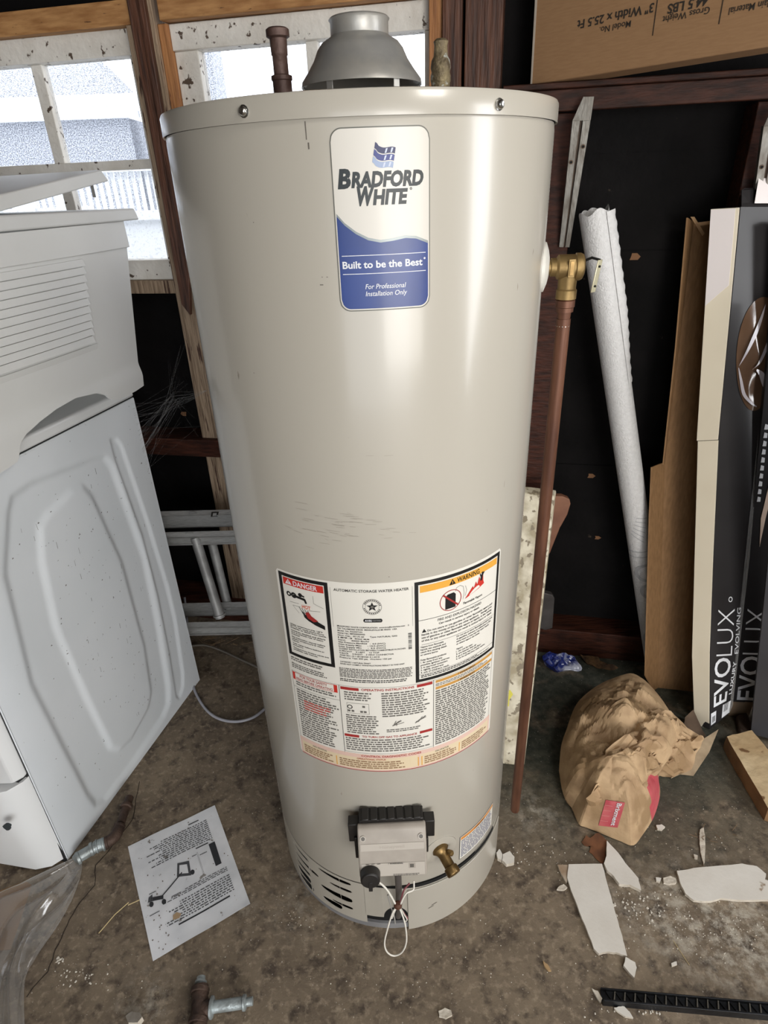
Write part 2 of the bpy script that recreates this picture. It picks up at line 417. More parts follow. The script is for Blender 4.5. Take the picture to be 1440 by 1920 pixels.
for k in range(11):
    x = -4.3+k*.235
    mb = MB(); c = V((x,4.5,0))
    mb.prism([c+V((-.045,0,.05)),c+V((.045,0,.05)),c+V((.045,0,1.58)),c+V((0,0,1.66-.012*k)),c+V((-.045,0,1.58))], V((0,.02,0)), M_fence)
    mb.build('picket', parent=pf, smooth=0)
for z in (.4,1.3):
    mb = MB(); mb.box((-3.15,4.54,z),(1.35,.02,.04),M_fence); mb.build('rail', parent=pf, smooth=0)
lf = empty('lattice_fence', (-1.2,5.0,0), 'white fence with a lattice top seen through the lower panes', 'fence')
mb = MB(); mb.box((-1.1,5.03,.62),(1.35,.02,.62),M_fence); mb.build('fence_panel', parent=lf, smooth=0)
mb = MB(); mb.box((-1.1,5.0,1.26),(1.4,.04,.03),M_fence); mb.box((-1.1,5.0,1.56),(1.4,.04,.02),M_fence); mb.build('rail', parent=lf, smooth=0)
mb = MB()
for k in range(58): mb.box((-2.45+k*.048,5.02,1.41),(.012,.008,.14),M_fence)
mb.build('lattice', parent=lf, smooth=0)
for k in range(3):
    mb = MB(); mb.box((-2.45+k*1.35,5.02,.8),(.06,.06,.8),M_fence); mb.build('post', parent=lf, smooth=0)
# ------------------------------------------------------------------ water heater
M_tank = mat('pale_grey_enamel', (183,178,167), .26, c2=(177,172,161), scale=3, coat=.35, spots=(140,132,120), sscale=60, sthr=.745, bump=.03, bscale=3, stretch=(1,1,.35))
M_tankdk = mat('grey_steel_base', (122,122,124), .45, c2=(140,140,142), scale=12)
M_dark = mat('dark_inside', (8,8,8), .9)
M_galv = mat('galvanised_steel', (158,157,154), .4, metal=.45, c2=(178,175,168), scale=30, bump=.05, bscale=90)
M_zinc = mat('zinc_screw', (185,185,182), .25, metal=1)
M_rustcu = mat('oxidised_copper', (74,54,48), .55, metal=.3, c2=(104,82,74), scale=40, bump=.15)
M_cor = mat('corroded_brass', (92,80,62), .6, metal=.4, c2=(150,136,104), scale=60, bump=.4, spots=(176,178,170), sscale=70, sthr=.62)
M_brass = mat('dull_brass', (128,106,68), .5, metal=.7, c2=(152,128,84), scale=30, bump=.08, bscale=120)
M_brassdk = mat('dark_brass', (104,82,50), .4, metal=.8, c2=(150,124,80), scale=40)
M_copper = mat('brown_copper', (84,52,38), .5, metal=.35, c2=(112,74,54), scale=10, stretch=(8,8,1), bump=.04)
M_solder = mat('solder', (196,194,186), .3, metal=.9)
M_whp = mat('white_plastic_ring', (214,212,204), .4)
R = .259; TX = V((0,TANK_Y,0))
def cyl(a, z, h=0.0):
    t = a/R; return TX + V((math.sin(t)*(R+h), -math.cos(t)*(R+h), z))
wh = empty('water_heater', TX, 'tall pale grey gas water heater with blue and white logo label', 'water heater')
LID0, LID1 = 1.4568, 1.481
# jacket: plain upper drum
mb = MB(); mb.lathe([(R-.004,.152),(R-.0006,.153),(R,.156),(R,1.448),(R-.001,1.457)], TX, M_tank, seg=160, cap=False)
mb.build('jacket', parent=wh, smooth=40)
# lower band with real vent slots and the burner opening cut through
def slab_arc(mb, a0, a1, z0, z1, r0, r1, m, n=None, zf0=None, zf1=None):
    n = n or max(2, int(abs(a1-a0)/.012)); vs = []; fs = []
    for i in range(n+1):
        a = a0+(a1-a0)*i/n; t = a/R
        for r in (r0, r1):
            for z in ((zf0(i/n) if zf0 else z0), (zf1(i/n) if zf1 else z1)):
                vs.append(TX+V((math.sin(t)*r, -math.cos(t)*r, z)))
    for i in range(n):
        b = 4*i; c = b+4; fs += [(b,c,c+1,b+1),(b+2,b+3,c+3,c+2),(b,b+2,c+2,c),(b+1,c+1,c+3,b+3)]
    fs += [(0,1,3,2), (4*n,4*n+2,4*n+3,4*n+1)]
    mb.add(vs, fs, m)
slots = [(-.262,-.200,.1315,.0022),(-.2605,-.174,.1055,.0028),(-.2585,-.200,.0800,.0030),(-.2555,-.203,.0560,.0055),(-.2500,-.196,.0340,.0060),
         (-.172,-.091,.1380,.0038),(-.145,-.090,.1120,.0032),(-.170,-.091,.0800,.0062),(-.143,-.092,.0520,.0034),(-.168,-.118,.0400,.0062),
         (.262,.292,.115,.004),(.262,.292,.085,.004)]
def bump_open(a):
    return .044 if a < -.026 else (.044+.036*math.sqrt(max(0, 1-((a+.0005)/.0255)**2)))
def slot_gaps(a):
    g = []
    for a0, a1, z, h in slots:
        if a0 <= a <= a1:
            t = (a-a0)/(a1-a0); k = math.sqrt(max(0, 1-(2*t-1)**6))*h*(1.75 if a0 < -.19 else 1.35)*(.55+.45*min(1,t*1.6)); g.append((z-k, z+k))
    if -.062 <= a <= .0245: g.append((.0176, bump_open(a)))
    return sorted(g)
DA = .001; bm_ = bmesh.new(); na = int(2*PI*R/DA); 
def skirt_col(a0, a1):
    am = (a0+a1)/2; n0 = slot_gaps(am); lo = .0175
    if not n0: zs = [(.0175,.0175,.1505,.1505)]
    else:
        e0, e1 = slot_gaps(a0), slot_gaps(a1)
        if len(e0) != len(n0): e0 = [((a+b)/2,)*2 for a, b in n0] if len(e0) < len(n0) else n0
        if len(e1) != len(n0): e1 = [((a+b)/2,)*2 for a, b in n0] if len(e1) < len(n0) else n0
        zs = []; l0 = l1 = .0175
        for (p0,q0),(p1,q1) in zip(e0, e1):
            if p0 > l0+1e-4 or p1 > l1+1e-4: zs.append((l0,l1,p0,p1))
            l0, l1 = q0, q1
        zs.append((l0,l1,.1505,.1505))
    for z0,z1,t0,t1 in zs:
        bm_.faces.new([bm_.verts.new(cyl(a0,z0)-TX), bm_.verts.new(cyl(a1,z1)-TX), bm_.verts.new(cyl(a1,t1)-TX), bm_.verts.new(cyl(a0,t0)-TX)])
a_c = -.30
while a_c < .318: skirt_col(a_c, a_c+DA); a_c += DA
a_e = a_c
while a_e < 2*PI*R-.30: skirt_col(a_e, min(a_e+.01, 2*PI*R-.30)); a_e += .01
bmesh.ops.remove_doubles(bm_, verts=bm_.verts, dist=1e-6)
me_ = bpy.data.meshes.new('burner_skirt'); bm_.to_mesh(me_); bm_.free(); me_.materials.append(M_tank)
bo = bpy.data.objects.new('burner_skirt', me_); COL.objects.link(bo); bo.parent = wh
so = bo.modifiers.new('solid', 'SOLIDIFY'); so.thickness = .0009; so.offset = -1
mb = MB(); mb.lathe([(R-.009,.0),(R-.009,.16)], TX, M_dark, seg=128); mb.build('slot_backing', parent=wh, smooth=40)  # black backing close behind the slots, its colour standing for the shade inside
mb = MB(); mb.lathe([(R-.008,0),(R-.002,0),(R-.002,.0175),(R-.008,.0175)], TX, M_tankdk, seg=128, cap=False); mb.build('base_ring', parent=wh, smooth=40)
# outer access panel on the right, standing a little proud
mb = MB(); slab_arc(mb, .0245, .30, .0, .1365, R+.0005, R+.0035, M_tank); mb.build('access_panel', parent=wh, smooth=40, bevel=.0008)
mb = MB(); slab_arc(mb, -.063, -.028, .050, .149, R+.0004, R+.0016, M_tank); mb.build('burner_flap', parent=wh, smooth=40)
# black strip colouring in the shaded groove above both panels
mb = MB()
slab_arc(mb, -.055, .262, .138, .146, R-.001, R+.0012, M_dark, n=40, zf0=lambda t: .1515-.0125*min(1,t*3)+.002*math.sin(t*3), zf1=lambda t: .1525-.0035*min(1,t*3)+.002*math.sin(t*3))
mb.build('groove_strip', parent=wh, smooth=40)
# lid
mb = MB(); mb.lathe([(R+.0005,LID0+.001),(R+.003,LID0),(R+.003,LID1-.004),(R+.0015,LID1-.001),(R-.003,LID1),(.15,LID1+.001),(.048,LID1+.001),(.048,LID1-.01)], TX, M_tank, seg=160, cap=False)
mb.build('lid', parent=wh, smooth=40)
mb = MB(); mb.lathe([(.046,1.47),(.046,1.478)], TX, M_dark, seg=32); mb.build('flue_opening', parent=wh)
def radial(a): t = a/R; return V((math.sin(t), -math.cos(t), 0))
for a, z in ((-.123,1.467),(.1555,1.466),(.40,1.467),(-.40,1.467)):
    mb = MB(); mb.lathe([(.0060,0),(.0060,.0012),(.0048,.0016),(.0045,.0042),(.0030,.0055),(.0012,.0050)], cyl(a,z,.0028), M_zinc, ax=radial(a), seg=12); mb.build('screw', parent=wh, smooth=50)
# draft hood
HX = TX + V((.004,0,.006))
mb = MB(); mb.lathe([(.078,1.506),(.080,1.505),(.079,1.511),(.070,1.522),(.062,1.533),(.056,1.545),(.050,1.552),(.041,1.557),(.0375,1.5595),
                     (.0375,1.574),(.0392,1.5765),(.0370,1.5785),(.0355,1.5765),(.0355,1.558),(.048,1.549),(.060,1.531),(.077,1.508)], HX, M_galv, seg=64, cap=False)
hood = mb.build('draft_hood', parent=wh, smooth=50)
for a in (-150,-32,35,150):
    t = math.radians(a); p = HX+V((math.sin(t)*.0755,-math.cos(t)*.0755,0))
    mb = MB(); q = V((math.cos(t), math.sin(t),0)); rr = V((math.sin(t),-math.cos(t),0))
    mb.box(p+Z*1.491, (.0045,.0008,.0165), M_galv, ax=(q,rr,Z)); mb.box(p+Z*1.4758-rr*.004, (.006,.007,.0008), M_galv, ax=(q,rr,Z))
    mb.build('hood_leg', parent=hood, bevel=.0004)
# pipe stubs on the lid
px_ = V((-.1015,TANK_Y,0))
mb = MB(); mb.lathe([(.0125,1.481),(.0125,1.521),(.0138,1.522),(.0138,1.5265),(.0098,1.528),(.0098,1.548),(.0108,1.549),(.0108,1.552),(.0112,1.566),(.0150,1.568),(.0150,1.5755),(.0120,1.5775)], px_, M_rustcu, seg=20)
mb.build('pipe_stub', parent=wh, smooth=45)['label'] = 'brown copper stub with a cap'
mb = MB(); mb.lathe([(.0125,1.481),(.0125,1.512),(.0135,1.514),(.0135,1.520),(.0120,1.524),(.0135,1.529),(.0120,1.537),(.0095,1.541),(.0085,1.552),(.0098,1.557),(.0060,1.560)], V((.1095,TANK_Y,0)), M_cor, seg=16)
mb.build('pipe_stub', parent=wh, smooth=60)['label'] = 'corroded brass stub'

# --- pressure relief valve with its discharge pipe, on the right flank
ta = math.radians(76); rad = V((math.sin(ta), -math.cos(ta), 0)); tp0 = TX + rad*R + Z*1.283
mb = MB(); mb.lathe([(.034,-.004),(.033,.002),(.022,.006),(.012,.008)], tp0, M_whp, ax=rad, seg=32); mb.build('collar', parent=wh, smooth=50)
VX = V((.2855,.922,0))
ax = V((1,-.12,0)).normalized()
mb = MB(); mb.lathe([(.0105,-.034),(.0105,-.026),(.0125,-.025),(.0125,-.018),(.0168,-.015),(.0168,.008),(.0185,.009),(.0185,.015),(.0165,.019),(.0120,.021)], VX+Z*1.283, M_brass, ax=ax, seg=24)
mb.lathe([(.0145,1.240),(.0145,1.252),(.0128,1.254),(.0135,1.275)], VX, M_brass, seg=24)
vb = mb.build('relief_valve', parent=wh, smooth=40)
fwd = V((0,-1,0))
mb = MB(); mb.box(VX+V((-.001,-.0172,1.283)), (.0045,.0012,.012), M_brass); mb.box(VX+V((-.001,-.0186,1.283)), (.0028,.0006,.0095), M_brassdk); mb.build('cast_plate', parent=vb, bevel=.0004)
mb = MB(); mb.lathe([(.0125,1.222),(.0125,1.228),(.0138,1.229),(.0138,1.238),(.0118,1.2395),(.0118,1.2410)], VX, M_copper, seg=24); mb.lathe([(.0088,1.206),(.0100,1.222)], VX, M_copper, seg=20); mb.build('copper_coupling', parent=vb, smooth=40)
mb = MB(); mb.lathe([(.0098,1.198),(.0104,1.202),(.0092,1.208)], VX, M_solder, seg=14); mb.build('solder_joint', parent=vb, smooth=60)
M_lever = mat('plated_lever', (206,200,170), .3, metal=.6)
mb = MB(); lc = VX + V((.0335,-.022,1.272)); lu = V((.12,0,1)).normalized(); lr = V((.5,-.85,0)).normalized(); lr = (lr-lu*lr.dot(lu)).normalized()
mb.box(lc, (.0045,.0009,.0215), M_lever, ax=(V((.85,.5,0)),lr,lu)); mb.build('lever', parent=vb, bevel=.0008)
mb = MB()
for k in (-.013,.013): mb.lathe([(.0016,0),(.0016,.0016)], lc+lu*k+lr*.0006, M_dark, ax=lr, seg=10)
mb.tube([VX+V((.018,-.004,1.290)), VX+V((.027,-.014,1.2955)), lc+lu*.021], .0018, M_dark, seg=6); mb.build('lever_pin', parent=vb)
mb = MB(); mb.lathe([(.0098,.106),(.0103,.108),(.0103,1.212)], VX, M_copper, seg=24); mb.build('discharge_pipe', parent=wh, smooth=40)

# --- gas control
M_gc = mat('warm_grey_plastic', (170,162,152), .5, c2=(160,152,142), scale=30)
M_gcl = mat('light_grey_plastic', (186,179,169), .5)
M_blk = mat('black_plastic', (24,22,21), .45, c2=(34,31,29), scale=30)
M_ink = mat('black_ink', (20,20,20), .5); M_inkg = mat('grey_ink', (96,92,86), .5)
X0, X1 = -.0625, .0595
gp = [(.706,.389),(.697,.387),(.684,.367),(.679,.350),(.671,.330),(.664,.300),(.668,.295),(.712,.295),(.712,.385)]
mb = MB(); mb.prism([V((X0,y,z)) for y, z in gp], V((X1-X0,0,0)), M_gc)
gc = mb.build('gas_control', parent=wh, bevel=.004, bseg=3, smooth=50)
def gface(x, z, h=0):
    y = .668
    for (ya,za),(yb,zb) in zip(gp[:5], gp[1:6]):
        if zb <= z <= za: y = ya+(yb-ya)*(za-z)/(za-zb)
    return V((x, y-h-.0003, z))
mb = MB()
mb.box((-.0015,.722,.368), (.058,.013,.026), M_blk); mb.box((-.0015,.716,.340), (.062,.006,.04), M_blk)
for k in range(7): mb.box((-.048+k*.0155,.7205,.3955), (.0065,.0125,.0022), M_blk)
mb.box((-.070,.722,.356), (.010,.010,.024), M_blk); mb.box((.067,.722,.358), (.010,.010,.022), M_blk)
mb.box((-.0675,.718,.318), (.003,.010,.03), M_blk); mb.box((.0625,.712,.325), (.0022,.010,.02), M_blk)
mb.build('valve_housing', parent=gc, bevel=.0015)
mb = MB()
strip(mb, gface, -.058, .3520, .055, .3655, M_gcl, .0004); strip(mb, gface, -.058, .302, .055, .3290, M_gcl, .0004)
mb.build('face_band', parent=gc, smooth=0)
for x in (-.053, .050):
    mb = MB(); c = gface(x, .374, 0); ax_ = V((0,-.85,.5)).normalized()
    mb.lathe([(.0052,-.001),(.0052,.0012),(.0036,.0012),(.0036,.0004)], c, M_gcl, ax=ax_, seg=16); mb.lathe([(.0034,0),(.0034,.0008)], c, M_inkg, ax=ax_, seg=16); mb.build('screw_cover', parent=gc, smooth=40)
mb = MB(); write(mb, gface, 'Honeywell', -.024, .020, .3560, .0055, mat('embossed_grey',(176,168,158),.5), lift=.0006)
for x, t in ((-.050,'VAC'),(-.040,'HOT'),(-.030,'OFF')): write(mb, gface, t, x, x+.006, .3275, .0022, M_ink, lift=.0008)
write(mb, gface, '! WARNING', -.010, .016, .3265, .0034, M_ink, lift=.0008)
smallprint(mb, gface, -.002, .048, .3055, .3005, 2, M_inkg, random.Random(3), lift=.0008)
mb.build('printing', parent=gc, smooth=0)
mb = MB(); strip(mb, gface, .026, .3165, .0385, .3275, M_gc, .0006); strip(mb, gface, .0285, .3185, .0355, .3255, M_inkg, .0010); mb.build('status_light', parent=gc, smooth=0)
kd = V((0,-1,.18)).normalized(); kc = gface(-.0430,.3095,0)
mb = MB(); mb.lathe([(.0180,0),(.0180,.006),(.0172,.016),(.0150,.018)], kc, M_blk, ax=kd, seg=32)
mb.box(kc+kd*.015+Z*-.012, (.0035,.006,.010), M_blk, ax=(V((1,0,0)),kd,V((0,.18,1)).normalized())); mb.build('temperature_knob', parent=gc, smooth=40, bevel=.0006)
mb = MB(); mb.box((-.043,.668,.2915), (.013,.010,.003), M_whp); mb.build('pilot_bracket', parent=gc, bevel=.001)
# gas feed tube, wires and igniter loop under the control
mb = MB(); mb.tube([(.006,.685,.298),(.007,.690,.22),(.006,.712,.12),(.004,.735,.045)], .0065, mat('grey_tube',(112,108,106),.4,metal=.6), seg=12); mb.build('gas_tube', parent=wh)
mb = MB(); mb.box((.030,.690,.290), (.010,.012,.010), M_blk); mb.build('connector_block', parent=wh, bevel=.001)
M_wire = mat('white_wire', (226,222,212), .4); M_wirer = mat('red_wire', (150,84,92), .5)
def smooth_path(pts, n=8):
    P = [V(p) for p in pts]; out = []
    for i in range(len(P)-1):
        a, b, c, d = P[max(i-1,0)], P[i], P[i+1], P[min(i+2,len(P)-1)]
        for k in range(n):
            t = k/n; out.append(.5*((2*b)+(c-a)*t+(2*a-5*b+4*c-d)*t*t+(3*b-a-3*c+d)*t**3))
    out.append(P[-1]); return out
kn = aty(746,1697,.668)
def wirez(us, y, rr, m, name):
    pts = [aty(u, v, yy) for (u, v, yy) in us]
    mb = MB(); mb.tube(smooth_path(pts), rr, m, seg=8); mb.build(name, parent=wh, smooth=60)
wirez([(744,1700,.667),(736,1712,.66),(727,1740,.655),(721,1768,.652),(726,1785,.65),(739,1792,.65),(754,1785,.65),(762,1765,.652),(760,1735,.655),(753,1712,.66),(748,1700,.667)], 0, .0016, M_wire, 'wire_loop')
wirez([(776,1652,.685),(775,1668,.675),(763,1674,.67),(756,1684,.668),(750,1698,.668)], 0, .0016, M_wire, 'wire')
wirez([(706,1650,.68),(722,1664,.672),(732,1678,.670),(742,1696,.668)], 0, .0019, M_wire, 'wire')
wirez([(768,1656,.688),(758,1668,.68),(754,1680,.672),(750,1700,.669),(757,1712,.672),(764,1722,.68)], 0, .0017, M_wirer, 'wire')
wirez([(727,1678,.672),(733,1700,.668),(739,1718,.664),(741,1732,.662)], 0, .0014, mat('grey_wire',(150,148,144),.5), 'wire')
wirez([(744,1700,.668),(738,1714,.664),(735,1722,.664)], 0, .0013, M_wire, 'wire')
wirez([(752,1704,.668),(758,1715,.668),(763,1724,.67),(760,1728,.67)], 0, .0012, M_wire, 'wire')
mb = MB(); mb.lathe([(.004,-.006),(.0075,-.003),(.0075,.003),(.004,.006)], kn, mat('rusty_tie',(84,50,34),.7), ax=V((.2,0,1)), seg=10); mb.build('wire_tie', parent=wh)
# drain valve
mb = MB(); c0 = cyl(.0945,.238,0); rd = radial(.0945)
mb.lathe([(.036,-.003),(.035,.0008),(.033,.0010)], c0, M_tank, ax=rd, seg=40, sx=1.0); mb.build('drain_escutcheon', parent=wh, smooth=30)
dd = (rd + V((.15,0,-.35))).normalized()
mb = MB(); mb.lathe([(.0165,-.004),(.0175,.002),(.0120,.007),(.0105,.012),(.0105,.034),(.0135,.036),(.0138,.048),(.0125,.050),(.0070,.050),(.0065,.040)], c0, M_brassdk, ax=dd, seg=22, cap=False)
dv = mb.build('drain_valve', parent=wh, smooth=45)
mb = MB(); mb.lathe([(.0055,0),(.0055,.010),(.0035,.012)], c0+dd*.010+V((.010,0,.006)), M_brassdk, ax=V((.6,-.6,.5)), seg=12); mb.build('stem', parent=dv, smooth=45)
mb = MB(); mb.lathe([(.0064,.0),(.0064,.001)], c0+dd*.042, M_dark, ax=dd, seg=12); mb.build('outlet', parent=dv)

# --- logo label
M_lab = mat('label_white', (210,206,197), .35, coat=.2); M_labw = mat('label_paper', (226,223,214), .4, coat=.1)
M_blue = mat('label_blue', (8,44,112), .35, coat=.12, c2=(12,52,128), scale=14)
M_border = mat('label_border', (96,96,88), .4); M_txt = mat('dark_green_black', (22,32,34), .4); M_wht = mat('white_ink', (222,224,228), .4)
def rrect(x0, y0, x1, y1, r, n=8):
    p = []
    for cx, cy, a in ((x1-r,y1-r,0),(x0+r,y1-r,90),(x0+r,y0+r,180),(x1-r,y0+r,270)):
        for k in range(n+1): t = math.radians(a+90*k/n); p.append((cx+r*math.cos(t), cy+r*math.sin(t)))
    return p
def arc_fill(mb, fn, x0, x1, top, bot, m, lift, n=48):
    vs = []; fs = []
    for i in range(n+1):
        x = x0+(x1-x0)*i/n; vs += [fn(x, bot(x), lift), fn(x, top(x), lift)]
    for i in range(n): fs.append((2*i,2*i+2,2*i+3,2*i+1))
    mb.add(vs, fs, m)
def rr_top(x0, x1, y1, r): return lambda x: y1-r+math.sqrt(max(0, r*r-max(0, x0+r-x, x-(x1-r))**2))
def rr_bot(x0, x1, y0, r): return lambda x: y0+r-math.sqrt(max(0, r*r-max(0, x0+r-x, x-(x1-r))**2))
LX0, LX1, LY0, LY1 = -.0328, .0722, 1.2675, 1.4478
mb = MB(); arc_fill(mb, cyl, LX0, LX1, rr_top(LX0,LX1,LY1,.0125), rr_bot(LX0,LX1,LY0,.0125), M_border, .0003, 80)
a = .0012; arc_fill(mb, cyl, LX0+a, LX1-a, rr_top(LX0+a,LX1-a,LY1-a,.0115), rr_bot(LX0+a,LX1-a,LY0+a,.0115), M_lab, .0005, 80)
a = .0021; 
ll = mb.build('logo_label', parent=wh, smooth=0)
mb = MB(); a = .0026; ii = (LX0+a, LX1-a)
def wave(x):
    P = [(-.031,1.3700),(-.022,1.3600),(-.010,1.3510),(.003,1.3445),(.016,1.3418),(.030,1.3430),(.044,1.3452),(.056,1.3440),(.070,1.3385)]
    for (xa,ya),(xb,yb) in zip(P,P[1:]):
        if x <= xb or xb == P[-1][0]:
            t = (x-xa)/(xb-xa); return ya+(yb-ya)*t
bt = rr_bot(ii[0],ii[1],LY0+a,.0105)
arc_fill(mb, cyl, ii[0], ii[1], wave, lambda x: wave(x)-.003, mat('label_silver',(128,134,134),.3,metal=.3), .0008, 60)
arc_fill(mb, cyl, ii[0], ii[1], lambda x: wave(x)-.0026, bt, M_blue, .0009, 60)
mb.build('blue_field', parent=ll, smooth=0)
mb = MB(); K = dict(bold=.028, shear=.16)
write(mb, cyl, 'B', -.0268, -.0135, 1.3935, .0168, M_txt, bold=.05, shear=.15)
write(mb, cyl, 'RADFORD', -.0125, .0638, 1.3938, .0135, M_txt, bold=.05, shear=.15)
write(mb, cyl, 'W', -.0098, .0092, 1.3768, .0168, M_txt, bold=.05, shear=.15)
write(mb, cyl, 'HITE', .0095, .0455, 1.3770, .0135, M_txt, bold=.05, shear=.15)
ring2(mb, cyl, (.0508,1.3905), .0004, .0014, M_border)
mb.build('lettering', parent=ll, smooth=0)
mb = MB()
for z in (1.3268,1.3078): strip(mb, cyl, -.0272, z-.00035, .0668, z+.00035, M_wht, .0011)
write(mb, cyl, 'Built to be the Best', -.0270, .0630, 1.3138, .0072, M_wht, bold=.025, lift=.0011)
ring2(mb, cyl, (.0655,1.3208), .0003, .0011, M_wht, .0011)
write(mb, cyl, 'For Professional', -.0028, .0425, 1.2915, .0052, M_wht, bold=.006, shear=.2, lift=.0011)
write(mb, cyl, 'Installation Only', -.0028, .0440, 1.2838, .0052, M_wht, bold=.006, shear=.2, lift=.0011)
mb.build('slogan', parent=ll, smooth=0)
# flag emblem: three waving bands
mb = MB(); FL = [(mat('flag_navy',(28,34,84),.4),.0),(mat('flag_blue',(48,58,128),.4),.34),(mat('flag_pale',(150,166,196),.4),.68)]
def flag(t, k):   # t across, k down (0..1)
    lx, ly = .0142-.0040*k, 1.4328-.0185*k; rx, ry = .0352-.0035*k, 1.4268-.0190*k
    return (lx+(rx-lx)*t, ly+(ry-ly)*t-.0018*math.sin(t*PI*1.6)+ (.0012 if t<.1 else 0))
for m_, k0 in FL:
    vs = []; fs = []
    for i in range(13):
        for k in (k0, k0+.29): x, y = flag(i/12, k); vs.append(cyl(x, y, .0008))
    for i in range(12): fs.append((2*i,2*i+2,2*i+3,2*i+1))
    mb.add(vs, fs, m_)
    for t0 in (.52,.80):
        vs = []
        for t, k in ((t0,k0+.04),(t0+.09,k0+.04),(t0+.05,k0+.26),(t0-.03,k0+.26)): x, y = flag(t, k); vs.append(cyl(x, y, .0010))
        mb.add(vs, [(0,1,2,3)], mat('flag_glint',(196,204,222),.4))
mb.build('flag_emblem', parent=ll, smooth=0)

# --- instruction label
rnd = random.Random(11)
M_red = mat('label_red', (196,52,42), .45); M_redd = mat('label_dark_red', (160,46,44), .45); M_amber = mat('label_amber', (226,166,66), .45)
M_pk = mat('label_pink', (222,190,176), .45); M_cream = mat('label_cream', (222,204,172), .45); M_gp = mat('print_grey', (104,101,96), .5); M_gp2 = mat('print_dark', (52,50,48), .5)
IX0, IX1, IY0, IY1 = -.1715, .2125, .4905, .8885
mb = MB(); arc_fill(mb, cyl, IX0, IX1, rr_top(IX0,IX1,IY1,.005), rr_bot(IX0,IX1,IY0,.005), M_labw, .0003, 120); il = mb.build('instruction_label', parent=wh, smooth=0)
def frame2(mb, x0, y0, x1, y1, w, m, lift=.0005):
    strip(mb, cyl, x0, y1-w, x1, y1, m, lift); strip(mb, cyl, x0, y0, x1, y0+w, m, lift)
    strip(mb, cyl, x0, y0+w, x0+w, y1-w, m, lift); strip(mb, cyl, x1-w, y0+w, x1, y1-w, m, lift)
# danger panel
mb = MB(); frame2(mb, -.1665,.7225,-.0800,.8850,.0062, M_ink)
strip(mb, cyl, -.1582,.8645,-.0875,.8772, M_red, .0006)
poly2(mb, cyl, [(-.1545,.8665),(-.1420,.8665),(-.1482,.8758)], M_wht, .0008); poly2(mb, cyl, [(-.1487,.8688),(-.1477,.8688),(-.1475,.8732),(-.1489,.8732)], M_red, .0010)
write(mb, cyl, 'DANGER', -.1392,-.0975,.8668,.0082, M_wht, bold=.02, lift=.0009)
for c, r in (((-.1500,.8480),.0045),((-.1405,.8480),.0052),((-.1285,.8520),.0035)): ring2(mb, cyl, c, r*.45, r, M_ink, .0007)
line2(mb, cyl, (-.142,.8478),(-.1205,.8452),.0044, M_ink,.0009); line2(mb, cyl, (-.1212,.8462),(-.1190,.8385),.0036, M_ink,.0009)
line2(mb, cyl, (-.131,.8525),(-.121,.8505),.0028, M_ink,.0009)
for a_, b_2 in (((-.150,.8335),(-.133,.8345)),((-.106,.856),(-.106,.842)),((-.106,.842),(-.090,.836)),((-.145,.828),(-.130,.829)),((-.145,.828),(-.134,.816)),((-.117,.826),(-.096,.829))): line2(mb, cyl, a_, b_2, .0005, M_gp)
write(mb, cyl, 'HOT', -.127,-.112,.8285,.0062, mat('print_orange',(214,104,76),.5), lift=.0011)
poly2(mb, cyl, [(-.1285,.8235),(-.1230,.8165),(-.1160,.8225),(-.1130,.8155),(-.1020,.8085),(-.0905,.8030),(-.0905,.7955),(-.1060,.8005),(-.1180,.8060),(-.1250,.8110)], M_ink, .0008)
poly2(mb, cyl, [(-.1225,.8200),(-.1165,.8240),(-.1120,.8170),(-.1010,.8095),(-.1090,.8065),(-.1190,.8115)], M_redd, .0010)
for k in range(4): line2(mb, cyl, (-.127+.004*k,.818),(-.133+.005*k,.829-.001*k), .0010, M_ink, .0009)
mb.build('danger_panel', parent=il, smooth=0)
mb = MB()
lines = ['Water temperature over 125°F','(51°C) can cause severe burns','instantly or death from scalds.',None,'Children, disabled and elderly','are at highest risk of being','scalded.',None,'See instruction manual before','setting temperature at water','heater.',None,'Test water before bathing or','showering.',None,'Temperature limiting valves are','available, see manual.']
y = .7905
for t in lines:
    if t: write(mb, cyl, t, -.1555, -.1555+.066*min(1,len(t)/31), y-.0026, .0026, M_gp2, bold=.02)
    y -= .0037 if t else .0019
smallprint(mb, cyl, -.164,-.100,.7185,.7095,2, M_gp, rnd, ragged=.1); smallprint(mb, cyl, -.164,-.092,.7055,.6935,3, M_gp, rnd, ragged=.2)
mb.build('danger_text', parent=il, smooth=0)
# rating plate
mb = MB(); strip(mb, cyl, -.0767,.8050,-.0763,.8780, M_gp,.0006); strip(mb, cyl, .0448,.805,.0452,.8780, M_gp,.0006)
write(mb, cyl, 'AUTOMATIC STORAGE WATER HEATER', -.0712,.0400,.8725,.0045, M_gp2)
c = (-.0150,.8465); ring2(mb, cyl, c, .0136,.0142, M_gp2); ring2(mb, cyl, c, .0100,.0104, M_gp2)
for k in range(26):
    if k%13 in (0,12): continue
    a_ = 2*PI*k/26; p = (c[0]+.0120*math.cos(a_), c[1]+.0120*math.sin(a_)); strip(mb, cyl, p[0]-.0009,p[1]-.0009,p[0]+.0009,p[1]+.0009, M_gp2, .0006)
star = []
for k in range(10): r_s = .0088 if k%2==0 else .0036; t = PI/2+k*PI/5; star.append((c[0]+r_s*math.cos(t), c[1]+r_s*math.sin(t)))
mb.add([cyl(*c,.0007)]+[cyl(x,y_,.0007) for x,y_ in star], [(0,k+1,(k+1)%10+1) for k in range(10)], M_ink); ring2(mb, cyl, c, .0002,.0024, M_gp, .0009)
arc_fill(mb, cyl, -.0292,-.0008, rr_top(-.0292,-.0008,.8246,.002), rr_bot(-.0292,-.0008,.8178,.002), M_ink, .0006, 20)
